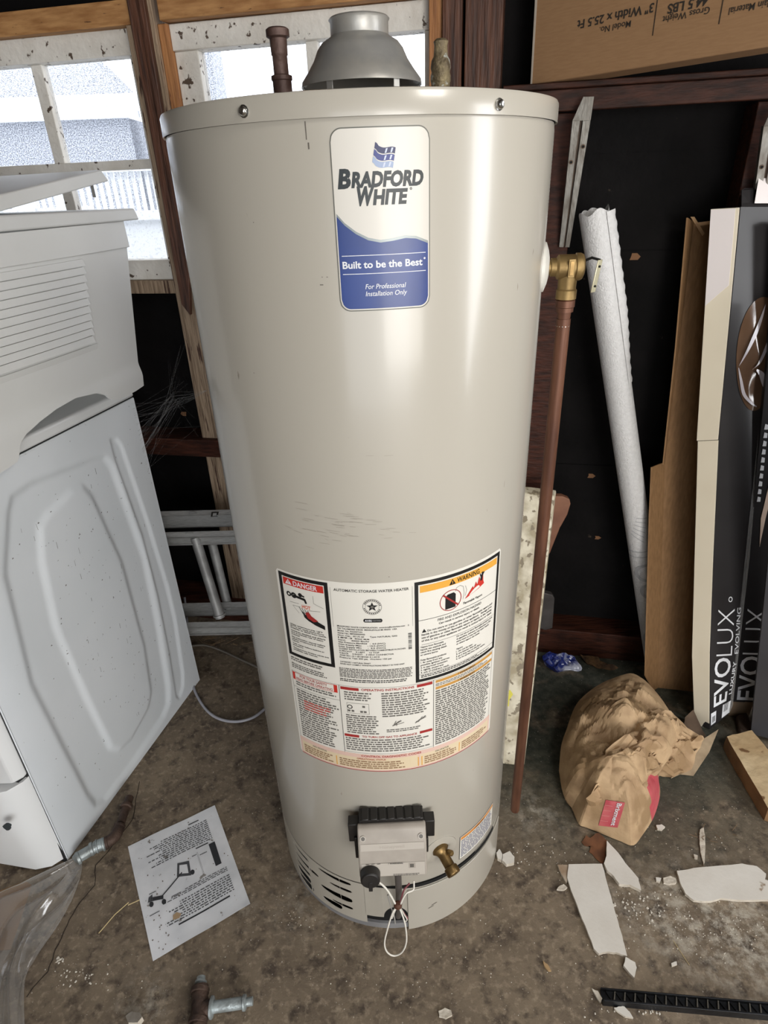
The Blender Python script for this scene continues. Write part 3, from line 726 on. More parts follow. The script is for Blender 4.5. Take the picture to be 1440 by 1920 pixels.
write(mb, cyl, 'AHRI', -.0272,-.0168,.8195,.0034, M_wht, bold=.02, lift=.0008); write(mb, cyl, 'CERTIFIED', -.0155,-.0028,.8200,.0022, mat('print_mid',(150,150,148),.5), lift=.0008)
spec = ['BRADFORD WHITE CORPORATION  www.bradfordwhite.com    3','725 TALAMORE DRIVE  MIDDLEVILLE MI 49333  USA','Model  No. RG250T6N','Serial No. MF00000000','Nom. Cap.:  50 US gal       Type: NATURAL GAS','            189.3 litres','Input:      40000 Btu/hr','Gas Pressure Manifold   :  4.0 (IWC)','  Inlet Supply Max      : 14.0 (IWC)','  Inlet Supply Min      :  4.5 (IWC)','CLOSEST INSTALLATION BETWEEN COMBUSTIBLES IN INCHES','    0 FRONT    0 LEFT    12 TOP','    0 BACK     0 RIGHT    3 VENT CONNECTOR','ANSI Z21.10.1-2018/CSA 4.1-2018','Pressure: Test 300 psi,  Working 150 psi',None,'CATEGORY I NATURAL DRAFT','DOES NOT COMPLY W/INSTRUCTIONS RESULT IN THIS UNIT']
y = .8095
for t in spec:
    if t: write(mb, cyl, t, -.0706, -.0706+.1095*min(1,len(t)/54), y-.0028, .0026, M_gp2, bold=.02)
    y -= .0044
for k in range(12): strip(mb, cyl, .0375,.7925-k*.0027,.0430,.7925-k*.0027-(.0008+.0010*rnd.random()), M_ink, .0006)
smallprint(mb, cyl, -.0735,.0430,.7250,.7045,7, M_gp, rnd, fill=.62, ragged=.03); smallprint(mb, cyl, -.0735,.0430,.7025,.6955,2, M_gp2, rnd, ragged=.2)
mb.build('rating_plate', parent=il, smooth=0)
# warning panel
mb = MB(); frame2(mb, .0483,.6895,.2095,.8835,.0058, M_ink)
strip(mb, cyl, .0565,.8635,.2020,.8755, M_amber, .0006)
poly2(mb, cyl, [(.1035,.8645),(.1150,.8645),(.1092,.8745)], M_ink, .0008); poly2(mb, cyl, [(.1088,.8662),(.1097,.8662),(.1099,.8712),(.1086,.8712)], M_amber, .0010)
write(mb, cyl, 'WARNING', .1175,.1605,.8655,.0082, M_ink, bold=.015, lift=.0008)
strip(mb, cyl, .0541,.8120,.2037,.8128, M_ink, .0006)
poly2(mb, cyl, [(.0975,.8215),(.1155,.8215),(.1155,.8455),(.1120,.8495),(.1010,.8485),(.0975,.8440)], M_ink, .0007)
ring2(mb, cyl, (.1070,.8365), .0178,.0190, M_redd, .0009); line2(mb, cyl, (.0940,.8490),(.1200,.8240), .0028, M_redd, .0009)
for a_, b_2 in (((.1145,.8500),(.1170,.8560)),((.1170,.8560),(.1230,.8580)),((.1230,.8580),(.1290,.8540)),((.1290,.8540),(.1310,.8420)),((.1310,.8420),(.1290,.8300)),((.133,.854),(.136,.845)),((.136,.845),(.133,.835))): line2(mb, cyl, a_, b_2, .0006, M_gp)
poly2(mb, cyl, [(.1330,.8290),(.1480,.8470),(.1500,.8420),(.1540,.8530),(.1570,.8460),(.1610,.8590),(.1640,.8500),(.1690,.8600),(.1700,.8480),(.1720,.8420),(.1600,.8370)], M_red, .0008)
line2(mb, cyl, (.1650,.8500),(.1665,.8610), .0040, M_ink,.0010); line2(mb, cyl, (.1640,.8580),(.1620,.8640), .0014, M_ink,.0010); line2(mb, cyl, (.1680,.8590),(.1715,.8640), .0014, M_ink,.0010); ring2(mb, cyl, (.1675,.8632), .0002,.0022, M_ink,.0010)
write(mb, cyl, 'Flammable Vapors', .1300,.1690,.8195,.0044, M_gp2)
mb.build('warning_panel', parent=il, smooth=0)
mb = MB()
write(mb, cyl, 'FIRE AND EXPLOSION HAZARD', .0850,.1680,.8040,.0046, M_gp2, bold=.01); write(mb, cyl, 'Can result in serious injury or death.', .0870,.1640,.7975,.0036, M_gp2)
poly2(mb, cyl, [(.0590,.7885),(.0665,.7885),(.0627,.7955)], M_ink)
for k, t in enumerate(['Do not store or use gasoline or other flammable vapors and','liquids in the vicinity of this or any other appliance.   Storage of or','use of gasoline or other flammable vapors or liquids, in the vicinity','of this or any other appliance can result in serious injury or death.']):
    write(mb, cyl, t, .0680 if k == 0 else .0585, .1955, .7890-.0060*k, .0036, M_gp2)
strip(mb, cyl, .0585,.7648,.1990,.7653, M_ink, .0006)
for k, t in enumerate(['Vapors from flammable','liquids can explode and','catch fire causing death','or severe burns.',None,'Keep flammable products:','1. far away from any','    possible ignition sources','2. in approved containers','3. tightly closed and','4. out of children\'s reach.']):
    if t: write(mb, cyl, t, .0565, .0565+.050*min(1,len(t)/27), .7590-.0052*k, .0033, M_gp2)
for k, t in enumerate(['Do not use or store flammable products such','as gasoline, solvents or adhesives in the','same room or area near the water heater','or where vapors can travel',None,'Vapors:','1. can not be seen','2. are heavier than air','3. go a long way on the floor','4. can be carried from other rooms']):
    if t: write(mb, cyl, t, .1190, .1190+.079*min(1,len(t)/43), .7600-.0052*k, .0033, M_gp2)
strip(mb, cyl, .0541,.7045,.2037,.7050, M_ink, .0006)
smallprint(mb, cyl, .0570,.1980,.7030,.6965,2, M_gp2, rnd, ragged=.25)
mb.build('warning_text', parent=il, smooth=0)
# lower left
mb = MB(); frame2(mb, -.1670,.5310,-.0768,.6870,.0006, M_gp)
strip(mb, cyl, -.1655,.6685,-.0800,.6850, M_red,.0005); strip(mb, cyl, -.1600,.6695,-.0862,.6842, M_labw,.0006)
write(mb, cyl, 'FOR YOUR SAFETY', -.1500,-.0975,.6780,.0050, M_redd, bold=.02); write(mb, cyl, 'READ BEFORE OPERATING', -.1580,-.0885,.6710,.0048, M_redd, bold=.02)
smallprint(mb, cyl, -.1600,-.0830,.6660,.6560,2, M_gp, rnd, ragged=.1)
strip(mb, cyl, -.1670,.6525,-.0768,.6531, M_gp,.0006)
smallprint(mb, cyl, -.1610,-.0800,.6490,.5350,21, M_gp, rnd, ragged=.3)
smallprint(mb, cyl, -.1480,-.0950,.6285,.6050,4, mat('print_red',(184,84,76),.5), rnd, ragged=.3, lift=.0008)
mb.build('safety_panel', parent=il, smooth=0)
# operating instructions
mb = MB(); frame2(mb, -.0768,.5350,.0785,.6870,.0006, M_gp)
strip(mb, cyl, -.0745,.6785,-.0440,.6845, M_redd,.0006); strip(mb, cyl, .0500,.6790,.0765,.6850, M_redd,.0006)
write(mb, cyl, 'OPERATING INSTRUCTIONS', -.0400,.0455,.6795,.0046, M_redd, bold=.02)
smallprint(mb, cyl, -.0690,-.0220,.6750,.6550,4, M_gp, rnd); ring2(mb, cyl, (-.0610,.6420), .0030,.0046, M_gp2); frame2(mb, -.0660,.6280,-.0290,.6510,.0005, M_gp,.0007)
for x, y_ in ((-.0650,.6315),(-.0585,.6315),(-.0400,.6425),(-.0440,.6310),(-.0380,.6310)): strip(mb, cyl, x, y_, x+.0045, y_+.0040, M_gp, .0008)
smallprint(mb, cyl, -.0690,-.0120,.6240,.5800,9, M_gp, rnd); smallprint(mb, cyl, -.0080,.0740,.6750,.6200,11, M_gp, rnd, ragged=.2)
for x in (.0060,.0440):
    for k in range(7): line2(mb, cyl, (x+rnd.random()*.010,.600+rnd.random()*.006),(x+.006+rnd.random()*.016,.606+rnd.random()*.008), .0012, M_gp)
smallprint(mb, cyl, -.0020,.0700,.5930,.5850,2, M_gp, rnd, ragged=.4)
strip(mb, cyl, -.0745,.5722,-.0490,.5780, M_redd,.0006); strip(mb, cyl, .0540,.5735,.0765,.5793, M_redd,.0006)
write(mb, cyl, 'TO TURN OFF GAS TO APPLIANCE', -.0440,.0490,.5735,.0044, M_redd, bold=.02)
smallprint(mb, cyl, -.0730,.0740,.5700,.5385,6, M_gp, rnd, ragged=.15)
mb.build('operating_panel', parent=il, smooth=0)
# right column
mb = MB(); frame2(mb, .0785,.5310,.2055,.6870,.0006, M_gp)
for y_ in (.6790,.6645): strip(mb, cyl, .0820, y_, .2040, y_+.0055, mat('label_ochre',(196,146,72),.45),.0006); write(mb, cyl, '! WARNING', .1240,.1600,y_+.0008,.0042, M_gp2, bold=.02, lift=.0008)
smallprint(mb, cyl, .0820,.2010,.6770,.6705,2, M_gp, rnd); smallprint(mb, cyl, .0820,.2020,.6620,.5350,26, M_gp, rnd, fill=.62, ragged=.12)
mb.build('caution_column', parent=il, smooth=0)
# diagnostic strip
mb = MB(); arc_fill(mb, cyl, IX0+.003, IX1-.004, lambda x: .5325, lambda x: .4925, M_pk, .0005, 80)
strip(mb, cyl, -.1640,.4955,-.0100+.060,.5235, M_cream,.0006); strip(mb, cyl, .0540,.4955,.2040,.5235, M_cream,.0006)
write(mb, cyl, 'CONTROL DIAGNOSTIC CODES', -.0480,.0560,.5262,.0044, M_redd, bold=.02, lift=.0008)
write(mb, cyl, 'OPERATIONAL STATUS', -.0560,-.0060,.5190,.0038, M_redd, bold=.01, lift=.0009); write(mb, cyl, 'NO STATUS', -.1400,-.1120,.5200,.0038, M_gp, lift=.0009); write(mb, cyl, 'ON STATUS', .0820,.1080,.5190,.0038, M_gp, lift=.0009)
for x0, x1 in ((-.1600,-.1000),(-.0880,.0380),(.0620,.1250),(.1360,.1980)): smallprint(mb, cyl, x0, x1, .5160,.4960, 4, mat('print_brown',(150,120,92),.5), rnd, lift=.0009)
for x in (-.0945,.0500,.0565,.1300): strip(mb, cyl, x,.4955,x+.0016,.5180, M_amber,.0008)
arc_fill(mb, cyl, IX0+.004, IX1-.004, lambda x: .4922, lambda x: .4908, M_redd, .0006, 80)
mb.build('diagnostic_strip', parent=il, smooth=0)
# small rear label near the bottom right
mb = MB(); strip(mb, cyl, .1400,.1700,.2510,.2420, M_ink,.0003); strip(mb, cyl, .1415,.1712,.2500,.2408, M_labw,.0005); sl = mb.build('service_label', parent=wh, smooth=0)
mb = MB(); strip(mb, cyl, .1430,.2310,.2490,.2390, mat('label_orange',(208,138,62),.45),.0007); write(mb, cyl, '! WARNING', .1800,.2130,.2325,.0050, M_ink, lift=.0009)
smallprint(mb, cyl, .1440,.2480,.2280,.1740,10, mat('print_blue_grey',(110,112,132),.5), rnd, fill=.6, ragged=.1, lift=.0007); mb.build('printing', parent=sl, smooth=0)
# long side label just round the right edge
mb = MB(); strip(mb, cyl, .352,1.28,.420,1.445, M_labw,.0004); sl2 = mb.build('side_label', parent=wh, smooth=0)
mb = MB(); smallprint(mb, cyl, .354,.418,1.44,1.285,34, M_gp, rnd, fill=.55, ragged=.2, lift=.0007); mb.build('printing', parent=sl2, smooth=0)
# scuffs and scratches on the jacket
M_scuff = mat('scuff_grey', (150,143,132), .5); M_scr = mat('scratch_dark', (96,90,82), .6)
def tk(u, v):
    P_ = CO; d = ray(u, v); A = d.x**2+d.y**2; B = -2*d.y*TANK_Y; C_ = TANK_Y**2-R*R; t = (-B-math.sqrt(max(0,B*B-4*A*C_)))/(2*A); p = P_+d*t
    return (math.atan2(p.x, TANK_Y-p.y)*R, p.z)
mb = MB()
for k in range(46):
    u = 540+rnd.gauss(90,62); v = 985+rnd.gauss(0,17); a_ = tk(u, v); L = rnd.uniform(.004,.02); line2(mb, cyl, a_, (a_[0]+L, a_[1]-rnd.uniform(0,.002)), .0004, M_scuff, .00025)
for u, v, L, h_, m_ in ((574,262,.001,.016,M_scr),(578,280,.0015,.006,M_scr),(600,535,.004,.001,M_scr),(612,520,.002,.0006,M_scr),(603,520,.0015,.0006,M_scr),(475,418,.001,.001,M_scr),(686,855,.010,.0004,M_scuff),(720,855,.012,.0004,M_scuff),(728,1082,.002,.0008,M_scr),(755,470,.002,.0006,M_scuff),(476,700,.001,.0012,M_scr)):
    a_ = tk(u, v); strip(mb, cyl, a_[0], a_[1], a_[0]+L, a_[1]+h_, m_, .00025)
for u, v in ((802,1700),(808,1694)): a_ = tk(u, v); line2(mb, cyl, a_, (a_[0]+.012,a_[1]+.004), .0022, M_scr, .0038)
tag(mb.build('scuff_marks', parent=wh, smooth=0), kind='stuff')
# ------------------------------------------------------------------ dryer on the left
M_enam = mat('white_enamel', (226,231,236), .32, c2=(220,226,231), scale=4, coat=.15, spots=(120,122,122), sscale=95, sthr=.715)
M_enamf = mat('white_front_enamel', (226,228,229), .28, coat=.3)
M_seam = mat('seam_shadow_gap', (30,30,32), .8)
SA = V((-.601,1.517,0)); SD = V((-.283,-.959,0)).normalized(); SN = V((.959,-.283,0)).normalized()
def SP(s, z, o=0.0): return SA + SD*s + SN*o + Z*z          # side frame: s from the back corner forward, o outwards
dr = empty('clothes_dryer', SP(.31,0,-.33), 'white clothes dryer with embossed side panel standing at the left', 'dryer')
def sdpoly(p, P):
    d = 1e9; ins = False; n = len(P)
    for i in range(n):
        a, b = P[i], P[(i+1)%n]; ex, ey = b[0]-a[0], b[1]-a[1]; wx, wy = p[0]-a[0], p[1]-a[1]
        t = max(0, min(1, (wx*ex+wy*ey)/(ex*ex+ey*ey))); d = min(d, math.hypot(wx-ex*t, wy-ey*t))
        if (a[1] > p[1]) != (b[1] > p[1]) and p[0] < (b[0]-a[0])*(p[1]-a[1])/(b[1]-a[1])+a[0]: ins = not ins
    return -d if ins else d
def sst(a, b, x): t = max(0, min(1, (x-a)/(b-a))); return t*t*(3-2*t)
OUT = [(.445,.850),(.425,.875),(.370,.880),(.185,.855),(.150,.846),(.132,.815),(.102,.53),(.118,.30),(.143,.105),(.160,.055),(.195,.035),(.350,.020),(.470,.020),(.498,.040),(.508,.09),(.535,.48),(.500,.74)]
INN = [(.385,.785),(.355,.800),(.275,.815),(.240,.808),(.222,.775),(.187,.57),(.190,.30),(.212,.150),(.240,.115),(.330,.090),(.375,.100),(.400,.135),(.420,.34),(.432,.55),(.410,.71)]
NAR = [(.118,.876),(.098,.872),(.086,.850),(.060,.62),(.045,.40),(.046,.28),(.070,.09),(.085,.050),(.112,.030),(.122,.045),(.104,.20),(.090,.40),(.092,.60),(.118,.82)]
def emb(s, z):
    h = -.0075*sst(.010,-.012,sdpoly((s,z),OUT)) + .0065*sst(.010,-.010,sdpoly((s,z),INN)) - .005*sst(.005,-.005,sdpoly((s,z),NAR))
    return h
mb = MB(); mb.grid(lambda u, v: SP(.004+.612*u, .006+.936*v, emb(.004+.612*u, .006+.936*v)), 120, 170, M_enam)
mb.build('side_panel', parent=dr, smooth=60)
M_dsc = mat('dryer_scuff', (112,112,110), .7); mb = MB(); rr = random.Random(31)
for k in range(150):
    s, z = rr.gauss(.30,.10), rr.uniform(.12,.86)
    if not .02 < s < .6: continue
    L = rr.uniform(.001,.016) if k%3 == 0 else rr.uniform(.0008,.003); w = rr.uniform(.0002,.0006) if k%3 == 0 else rr.uniform(.0006,.0018); z2 = max(.01, z-L)
    mb.add([SP(s-w,z,emb(s-w,z)+.0007),SP(s+w,z,emb(s+w,z)+.0007),SP(s+w+.001,z2,emb(s+w,z2)+.0007),SP(s-w+.001,z2,emb(s-w,z2)+.0007)], [(0,1,2,3)], M_dsc)
tag(mb.build('scuff_marks', parent=dr, smooth=0), kind='stuff')
mb = MB(); mb.hexa([SP(.002,.006,-.012),SP(.616,.006,-.012),SP(.616,.006,-.66),SP(.002,.006,-.66),SP(.002,.942,-.012),SP(.616,.942,-.012),SP(.616,.942,-.66),SP(.002,.942,-.66)], M_enam)
for a in ((SP(.0,.0,0),SP(.0,.945,0)),): mb.prism([a[0],SP(.004,0,0),SP(.004,0,-.02),SP(0,0,-.02)], Z*.945, M_enam)
mb.prism([SP(0,0,0),SP(.618,0,0),SP(.618,0,-.02),SP(0,0,-.02)], Z*.007, M_enam)
mb.prism([SP(.0,.941,0),SP(.618,.941,0),SP(.618,.941,-.02),SP(0,.941,-.02)], Z*.004, M_enam)
mb.prism([SP(.6155,0,0),SP(.619,0,0),SP(.619,0,-.02),SP(.6155,0,-.02)], Z*.945, M_enam)
mb.build('cabinet', parent=dr, smooth=0, bevel=.002)
mb = MB(); mb.prism([SP(.0,.944,-.003),SP(.622,.944,-.003),SP(.622,.944,-.66),SP(0,.944,-.66)], Z*.004, M_seam); mb.build('top_gap', parent=dr, smooth=0)
mb = MB(); mb.hexa([SP(-.002,.948,.002),SP(.640,.948,.002),SP(.640,.948,-.67),SP(-.002,.948,-.67),SP(-.002,.972,-.004),SP(.636,.972,-.004),SP(.636,.972,-.67),SP(-.002,.972,-.67)], M_enamf)
mb.build('top_panel', parent=dr, bevel=.006, bseg=3)
# front: upper panel and the bulging toe panel, gap between them
mb = MB(); pr = [(.6205,0),(.632,0),(.650,-.012),(.660,-.05),(.668,-.20),(.668,-.44),(.660,-.6),(.62,-.64)]
mb.prism([SP(s, .306, o-.001) for s, o in pr], Z*.630, M_enamf); mb.build('front_panel', parent=dr, smooth=40, bevel=.003)
mb = MB(); pr = [(.6205,0),(.636,-.001),(.664,-.018),(.680,-.05),(.692,-.20),(.694,-.34),(.692,-.46),(.676,-.62),(.62,-.65)]
lo = [SP(s-.018*(s>.63), .012, o-.001) for s, o in pr]; hi = [SP(s, .298, o-.001) for s, o in pr]; md_ = [SP(s, .20, o-.001) for s, o in pr]; n_ = len(pr)
mb.add(lo+md_+hi, [tuple(range(n_-1,-1,-1)), tuple(range(2*n_,3*n_))]+[(k*n_+i,k*n_+(i+1)%n_,(k+1)*n_+(i+1)%n_,(k+1)*n_+i) for k in (0,1) for i in range(n_)], M_enamf)
mb.build('toe_panel', parent=dr, smooth=40, bevel=.003)
mb = MB(); mb.prism([SP(.617,0,-.002),SP(.624,0,-.002),SP(.624,0,-.6),SP(.617,0,-.6)], Z*.94, M_seam); mb.prism([SP(.62,.296,-.006),SP(.640,.296,-.010),SP(.640,.296,-.6),SP(.62,.296,-.6)], Z*.012, M_seam); mb.build('front_gap', parent=dr, smooth=0)
mb = MB()
c = onp(16,1548,SP(.69,0,0),SD); pts = [c+SN*(.011*math.cos(a)*(1+.25*math.sin(3*a)))+Z*(.010*math.sin(a)+.006*math.cos(a)) for a in [k*PI/6 for k in range(12)]]
mb.prism([p+SD*.0005 for p in pts], SD*.004, mat('chipped_spot',(58,66,70),.7)); 
c = onp(9,1312,SP(.640,0,0),SD)
mb.build('paint_chip', parent=dr, smooth=0)
for fs_, fo in ((.03,-.04),(.58,-.04),(.58,-.60),(.03,-.60)):
    pass

# ------------------------------------------------------------------ ribbed plastic bin on the dryer, with its lid askew
M_bin = mat('off_white_plastic', (222,223,222), .5, c2=(214,215,213), scale=3, bump=.02, bscale=50)
bn = empty('plastic_bin', SP(.24,.974,-.2), 'off-white ribbed plastic bin with arched base standing on the dryer', 'bin')
OB = .022                      # face plane stands slightly over the dryer's edge
def bow(s): return .010*math.sin(PI*max(0,min(1,(s+.06)/.62)))
def fx(s, z, o=0): return SP(s, z, OB+bow(s)+o)
def edge_s(z): return -.066+(.072)*(1.290-z)/.27    # right edge leans in towards the top
ZB = .974
def arch(s):  # bottom outline of the face
    pts = [(.000,.978),(.04,.975),(.105,.975),(.135,.983),(.155,1.000),(.178,1.010),(.24,1.018),(.30,1.014),(.35,1.006),(.39,.996),(.408,.985),(.416,.968),(.424,.955),(.46,.950),(.56,.950)]
    for (a,b),(c,d) in zip(pts, pts[1:]):
        if s <= c: t = max(0,(s-a)/(c-a)); return b+(d-b)*t
    return pts[-1][1]
mb = MB()
def bface(u, v):
    zt = 1.292; s0 = -.066; s1 = .56
    # column bottoms follow the arch, right edge leans
    s = s0+(s1-s0)*u; sb = .004+(s1-.004)*u; zb = arch(sb); z = zb+(zt-zb)*v; f = (zt-z)/(zt-.975); f = max(0,min(1,f))
    ss = s*(1-f)+sb*f; flare = .010*sst(1.035,1.0,z) if z > .99 else .010
    return SP(ss, z, OB+bow(ss)+flare)
mb.grid(bface, 100, 40, M_bin, thick=.004); mb.build('front_wall', parent=bn, smooth=50)
mb = MB()
def bside(u, v):
    zt, zb = 1.292, .976; z = zb+(zt-zb)*v; f = (zt-z)/(zt-zb); s = -.066*(1-f)+.004*f - (.006 if z < 1.0 else 0)
    return SP(s, z, OB-u*.40)
mb.grid(bside, 8, 10, M_bin, thick=.004); mb.build('side_wall', parent=bn, smooth=50)
mb = MB(); mb.prism([SP(-.07,.975,-.38),SP(.56,.975,-.38),SP(.56,1.33,-.38),SP(-.07,1.33,-.38)], SN*.004, M_bin); mb.build('rear_wall', parent=bn, smooth=0)
# rim band and top flange
mb = MB(); mb.grid(lambda u, v: SP(-.068-.006*v+(.63)*u, 1.287+.055*v, OB+bow(-.06+.62*u)+.0045-.006*v), 30, 3, M_bin, thick=.005)
mb.prism([SP(-.072,1.287,OB+.004),SP(-.074,1.342,OB-.002),SP(-.074,1.342,-.38),SP(-.072,1.287,-.38)], SD*.005, M_bin); mb.build('rim_band', parent=bn, smooth=50, bevel=.001)
mb = MB(); mb.hexa([SP(-.124,1.342,OB+.012),SP(.56,1.347,OB+.030),SP(.56,1.347,-.40),SP(-.124,1.342,-.40),SP(-.118,1.367,OB+.008),SP(.56,1.374,OB+.026),SP(.56,1.374,-.40),SP(-.118,1.367,-.40)], M_bin)
mb.build('top_flange', parent=bn, bevel=.004, bseg=3)
# louvre ribs in a recessed panel
NR = 11
for k in range(NR):
    z = 1.281-k*.0152; sr = .108+.0028*k; mb = MB()
    def rib(u, v, z=z, sr=sr):
        s = sr+(.46-sr)*u; q = [(0,0),(0,.0125),(.0128,.0085),(.0128,0)][v]
        return SP(s, z-.0140+q[0], OB+bow(s)+q[1])
    vs = [rib(i/24, v) for i in range(25) for v in range(4)]
    mb.add(vs, [(4*i+v,4*i+v+1,4*i+5+v,4*i+4+v) for i in range(24) for v in range(3)]+[(3,2,1,0),(96,97,98,99)], M_bin)
    mb.build('louvre_rib', parent=bn, smooth=25)
mb = MB(); mb.prism([SP(.094,1.290,OB),SP(.104,1.290,OB),SP(.136,1.112,OB+.004),SP(.126,1.108,OB+.004)], SN*.010, M_bin); mb.build('louvre_border', parent=bn, bevel=.002)
mb = MB(); mb.grid(lambda u,v: SP(.126+.36*u, 1.098+.012*v, OB+bow(.126+.36*u)+.002+.003*v), 20, 1, M_bin, thick=.003); mb.build('louvre_border', parent=bn)
ld = empty('bin_lid', SP(.2,1.378,-.1), 'off-white plastic lid lying tilted across the top of the bin', 'lid')
def lidp(s, up, o): 
    k = (.445-.409)/(.042+.255); z = 1.378+(.268-s)*.140+up; return SP(s, z, o)
mb = MB(); mb.hexa([lidp(.345,0,OB+.01),lidp(-.058,0,OB+.0),lidp(-.02,0,-.38),lidp(.345,0,-.38),lidp(.345,.026,OB+.008),lidp(-.046,.024,OB-.006),lidp(-.01,.024,-.38),lidp(.345,.026,-.38)], M_bin)
mb.build('lid_panel', parent=ld, bevel=.003, bseg=3)
mb = MB(); mb.box(lidp(-.022,-.014,OB-.02), (.002,.004,.012), mat('grey_plastic_tab',(120,118,114),.5)); mb.build('catch', parent=ld)
mb = MB(); mb.box(SP(.40,1.376,-.12), (.03,.12,.004), M_bin, ax=(SD,SN,Z)); mb.build('hinge_strip', parent=ld)

# ------------------------------------------------------------------ ladder on its side behind the dryer
M_alu = mat('dull_aluminium', (168,168,166), .42, metal=.4, c2=(196,196,194), scale=24, stretch=(2,20,20), bump=.06)
M_aludk = mat('dirty_aluminium', (134,134,132), .5, metal=.35, c2=(160,160,158), scale=24)
def rail_section(mb, a, b, up, dep, h, t, m):
    """C-shaped rail between points a and b, web height h, flange depth t"""
    up = V(up).normalized(); dep = V(dep).normalized()
    w = .0025
    mb.prism([a-up*h/2, a+up*h/2, b+up*h/2, b-up*h/2], dep*w, m)
    for s in (-1,1):
        c = a+up*s*h/2; d = b+up*s*h/2
        mb.prism([c, c-dep*t, d-dep*t, d], up*(-s)*w, m); mb.prism([c-dep*t, c-dep*t-up*s*.006, d-dep*t-up*s*.006, d-dep*t], dep*w, m)
def ladder(name, label, rails, rungs, m):
    root = empty(name, (rails[0][0]+rails[0][1])/2, label, 'ladder')
    for a, b, up, dep, h, t in rails:
        mb = MB(); rail_section(mb, a, b, up, dep, h, t, m); ro = mb.build('side_rail', parent=root, smooth=0, bevel=.0006)
    for a, b, r in rungs:
        mb = MB(); mb.tube([a, b], r, m, seg=20); d = (b-a).normalized(); mb.lathe([(r,0),(r*1.35,.001),(r*1.35,.003),(r,.005)], b-d*.006, m, ax=d, seg=20); mb.build('rung', parent=root, smooth=40)
    return root
def LP(x, dy, z): return V((x, 1.700-(x+.45)*.04+dy, z))
dn = V((0,.25,1))
# front section: rails at z .12 and .46
r1 = [(LP(-.80,-.045,.455),LP(-.10,-.045,.455),(0,-.55,.84),(0,.84,.55),.055,.018),(LP(-.80,-.105,.150),LP(-.10,-.105,.150),(0,-.45,.9),(0,.9,.45),.060,.018)]
r2 = [(LP(-.80,.005,.495),LP(-.10,.005,.495),(0,-.4,.92),(0,.92,.4),.062,.018),(LP(-.80,-.040,.178),LP(-.10,-.040,.178),(0,-.4,.92),(0,.92,.4),.055,.018)]
fl = ladder('extension_ladder', 'aluminium ladder lying on its side between the dryer and the back wall', r2, [], M_alu)
for a, b, up, dep, h, t in r1:
    mb = MB(); rail_section(mb, a, b, up, dep, h, t, M_alu); mb.build('side_rail', parent=fl, smooth=0, bevel=.0006)
def ppt(u, v, y): return aty(u, v, y)
for a, b, r in ((ppt(366,1008,1.675),ppt(413,1158,1.60),.0155),(ppt(395,1008,1.72),ppt(428,1140,1.665),.0145),(ppt(640,990,1.70),ppt(640,1160,1.60),.0155)):
    mb = MB(); mb.tube([a,b], r, M_aludk, seg=20); d = (b-a).normalized(); mb.lathe([(r,0),(r*1.3,.001),(r*1.3,.004),(r,.006)], b-d*.012, M_alu, ax=d, seg=20); mb.build('rung', parent=fl, smooth=40)
mb = MB()
for u, v, y in ((362,963,1.693),(356,1000,1.655)):
    c = ppt(u,v,y-.012); up = V((0,-.4,.92)).normalized(); nrm = V((0,-.92,-.4)).normalized()
    pts = [c+V((.013*math.cos(a),0,0))+up*(.010*math.sin(a)) for a in [k*PI/8 for k in range(9)]]
    mb.prism(pts, nrm*.0012, M_aludk); mb.build('rivet_boss', parent=fl, smooth=0); mb = MB()
mb = MB(); c = ppt(402,964,1.678); up = V((0,-.4,.92)).normalized(); nrm = V((0,-.92,-.4)).normalized()
mb.prism([c+V((-.014,0,0))-up*.011, c+V((.008,0,0))-up*.011, c+V((.016,0,0))+up*.011, c+V((-.006,0,0))+up*.011], nrm*.0012, M_blk)
mb.prism([c+V((-.007,0,0))-up*.007+nrm*.0013, c+V((.004,0,0))-up*.007+nrm*.0013, c+V((.009,0,0))+up*.007+nrm*.0013, c+V((-.002,0,0))+up*.007+nrm*.0013], nrm*.0006, M_alu)
mb.build('sticker', parent=fl, smooth=0)
# cable on the floor
mb = MB(); cp = [(346,1120,.16),(352,1180,.08),(356,1240,.02),(362,1285,.006),(380,1322,.005),(405,1345,.005),(440,1353,.005),(475,1345,.005),(505,1322,.005)]
mb.tube(smooth_path([atz(u,v,z) for u,v,z in cp]), .0042, mat('grey_white_cable',(168,168,176),.4), seg=10)
tag(mb.build('looped_cable', smooth=60), 'pale grey cable looping on the floor between dryer and water heater', 'cable')
mb = MB(); mb.tube(smooth_path([atz(u,v,z) for u,v,z in [(352,1212,.008),(385,1210,.008),(420,1222,.006),(450,1236,.006),(485,1252,.006)]]), .0038, mat('dusty_hose',(112,106,98),.6), seg=10)
tag(mb.build('dusty_cord', smooth=60), 'dusty brown-grey cord on the floor below the ladder', 'cord')
mb = MB(); rr = random.Random(5)
for k in range(16):
    p = atz(rr.uniform(380,450), rr.uniform(1192,1212), .004+rr.random()*.02); q = p+V((rr.uniform(-.05,.05),rr.uniform(-.03,.03),rr.uniform(-.003,.015))); mb.tube([p,q], .0008, mat('dry_twig',(120,96,70),.8), seg=5)
tag(mb.build('dry_twigs', smooth=0), 'loose pile of dry twigs below the ladder', 'twigs', kind='stuff')

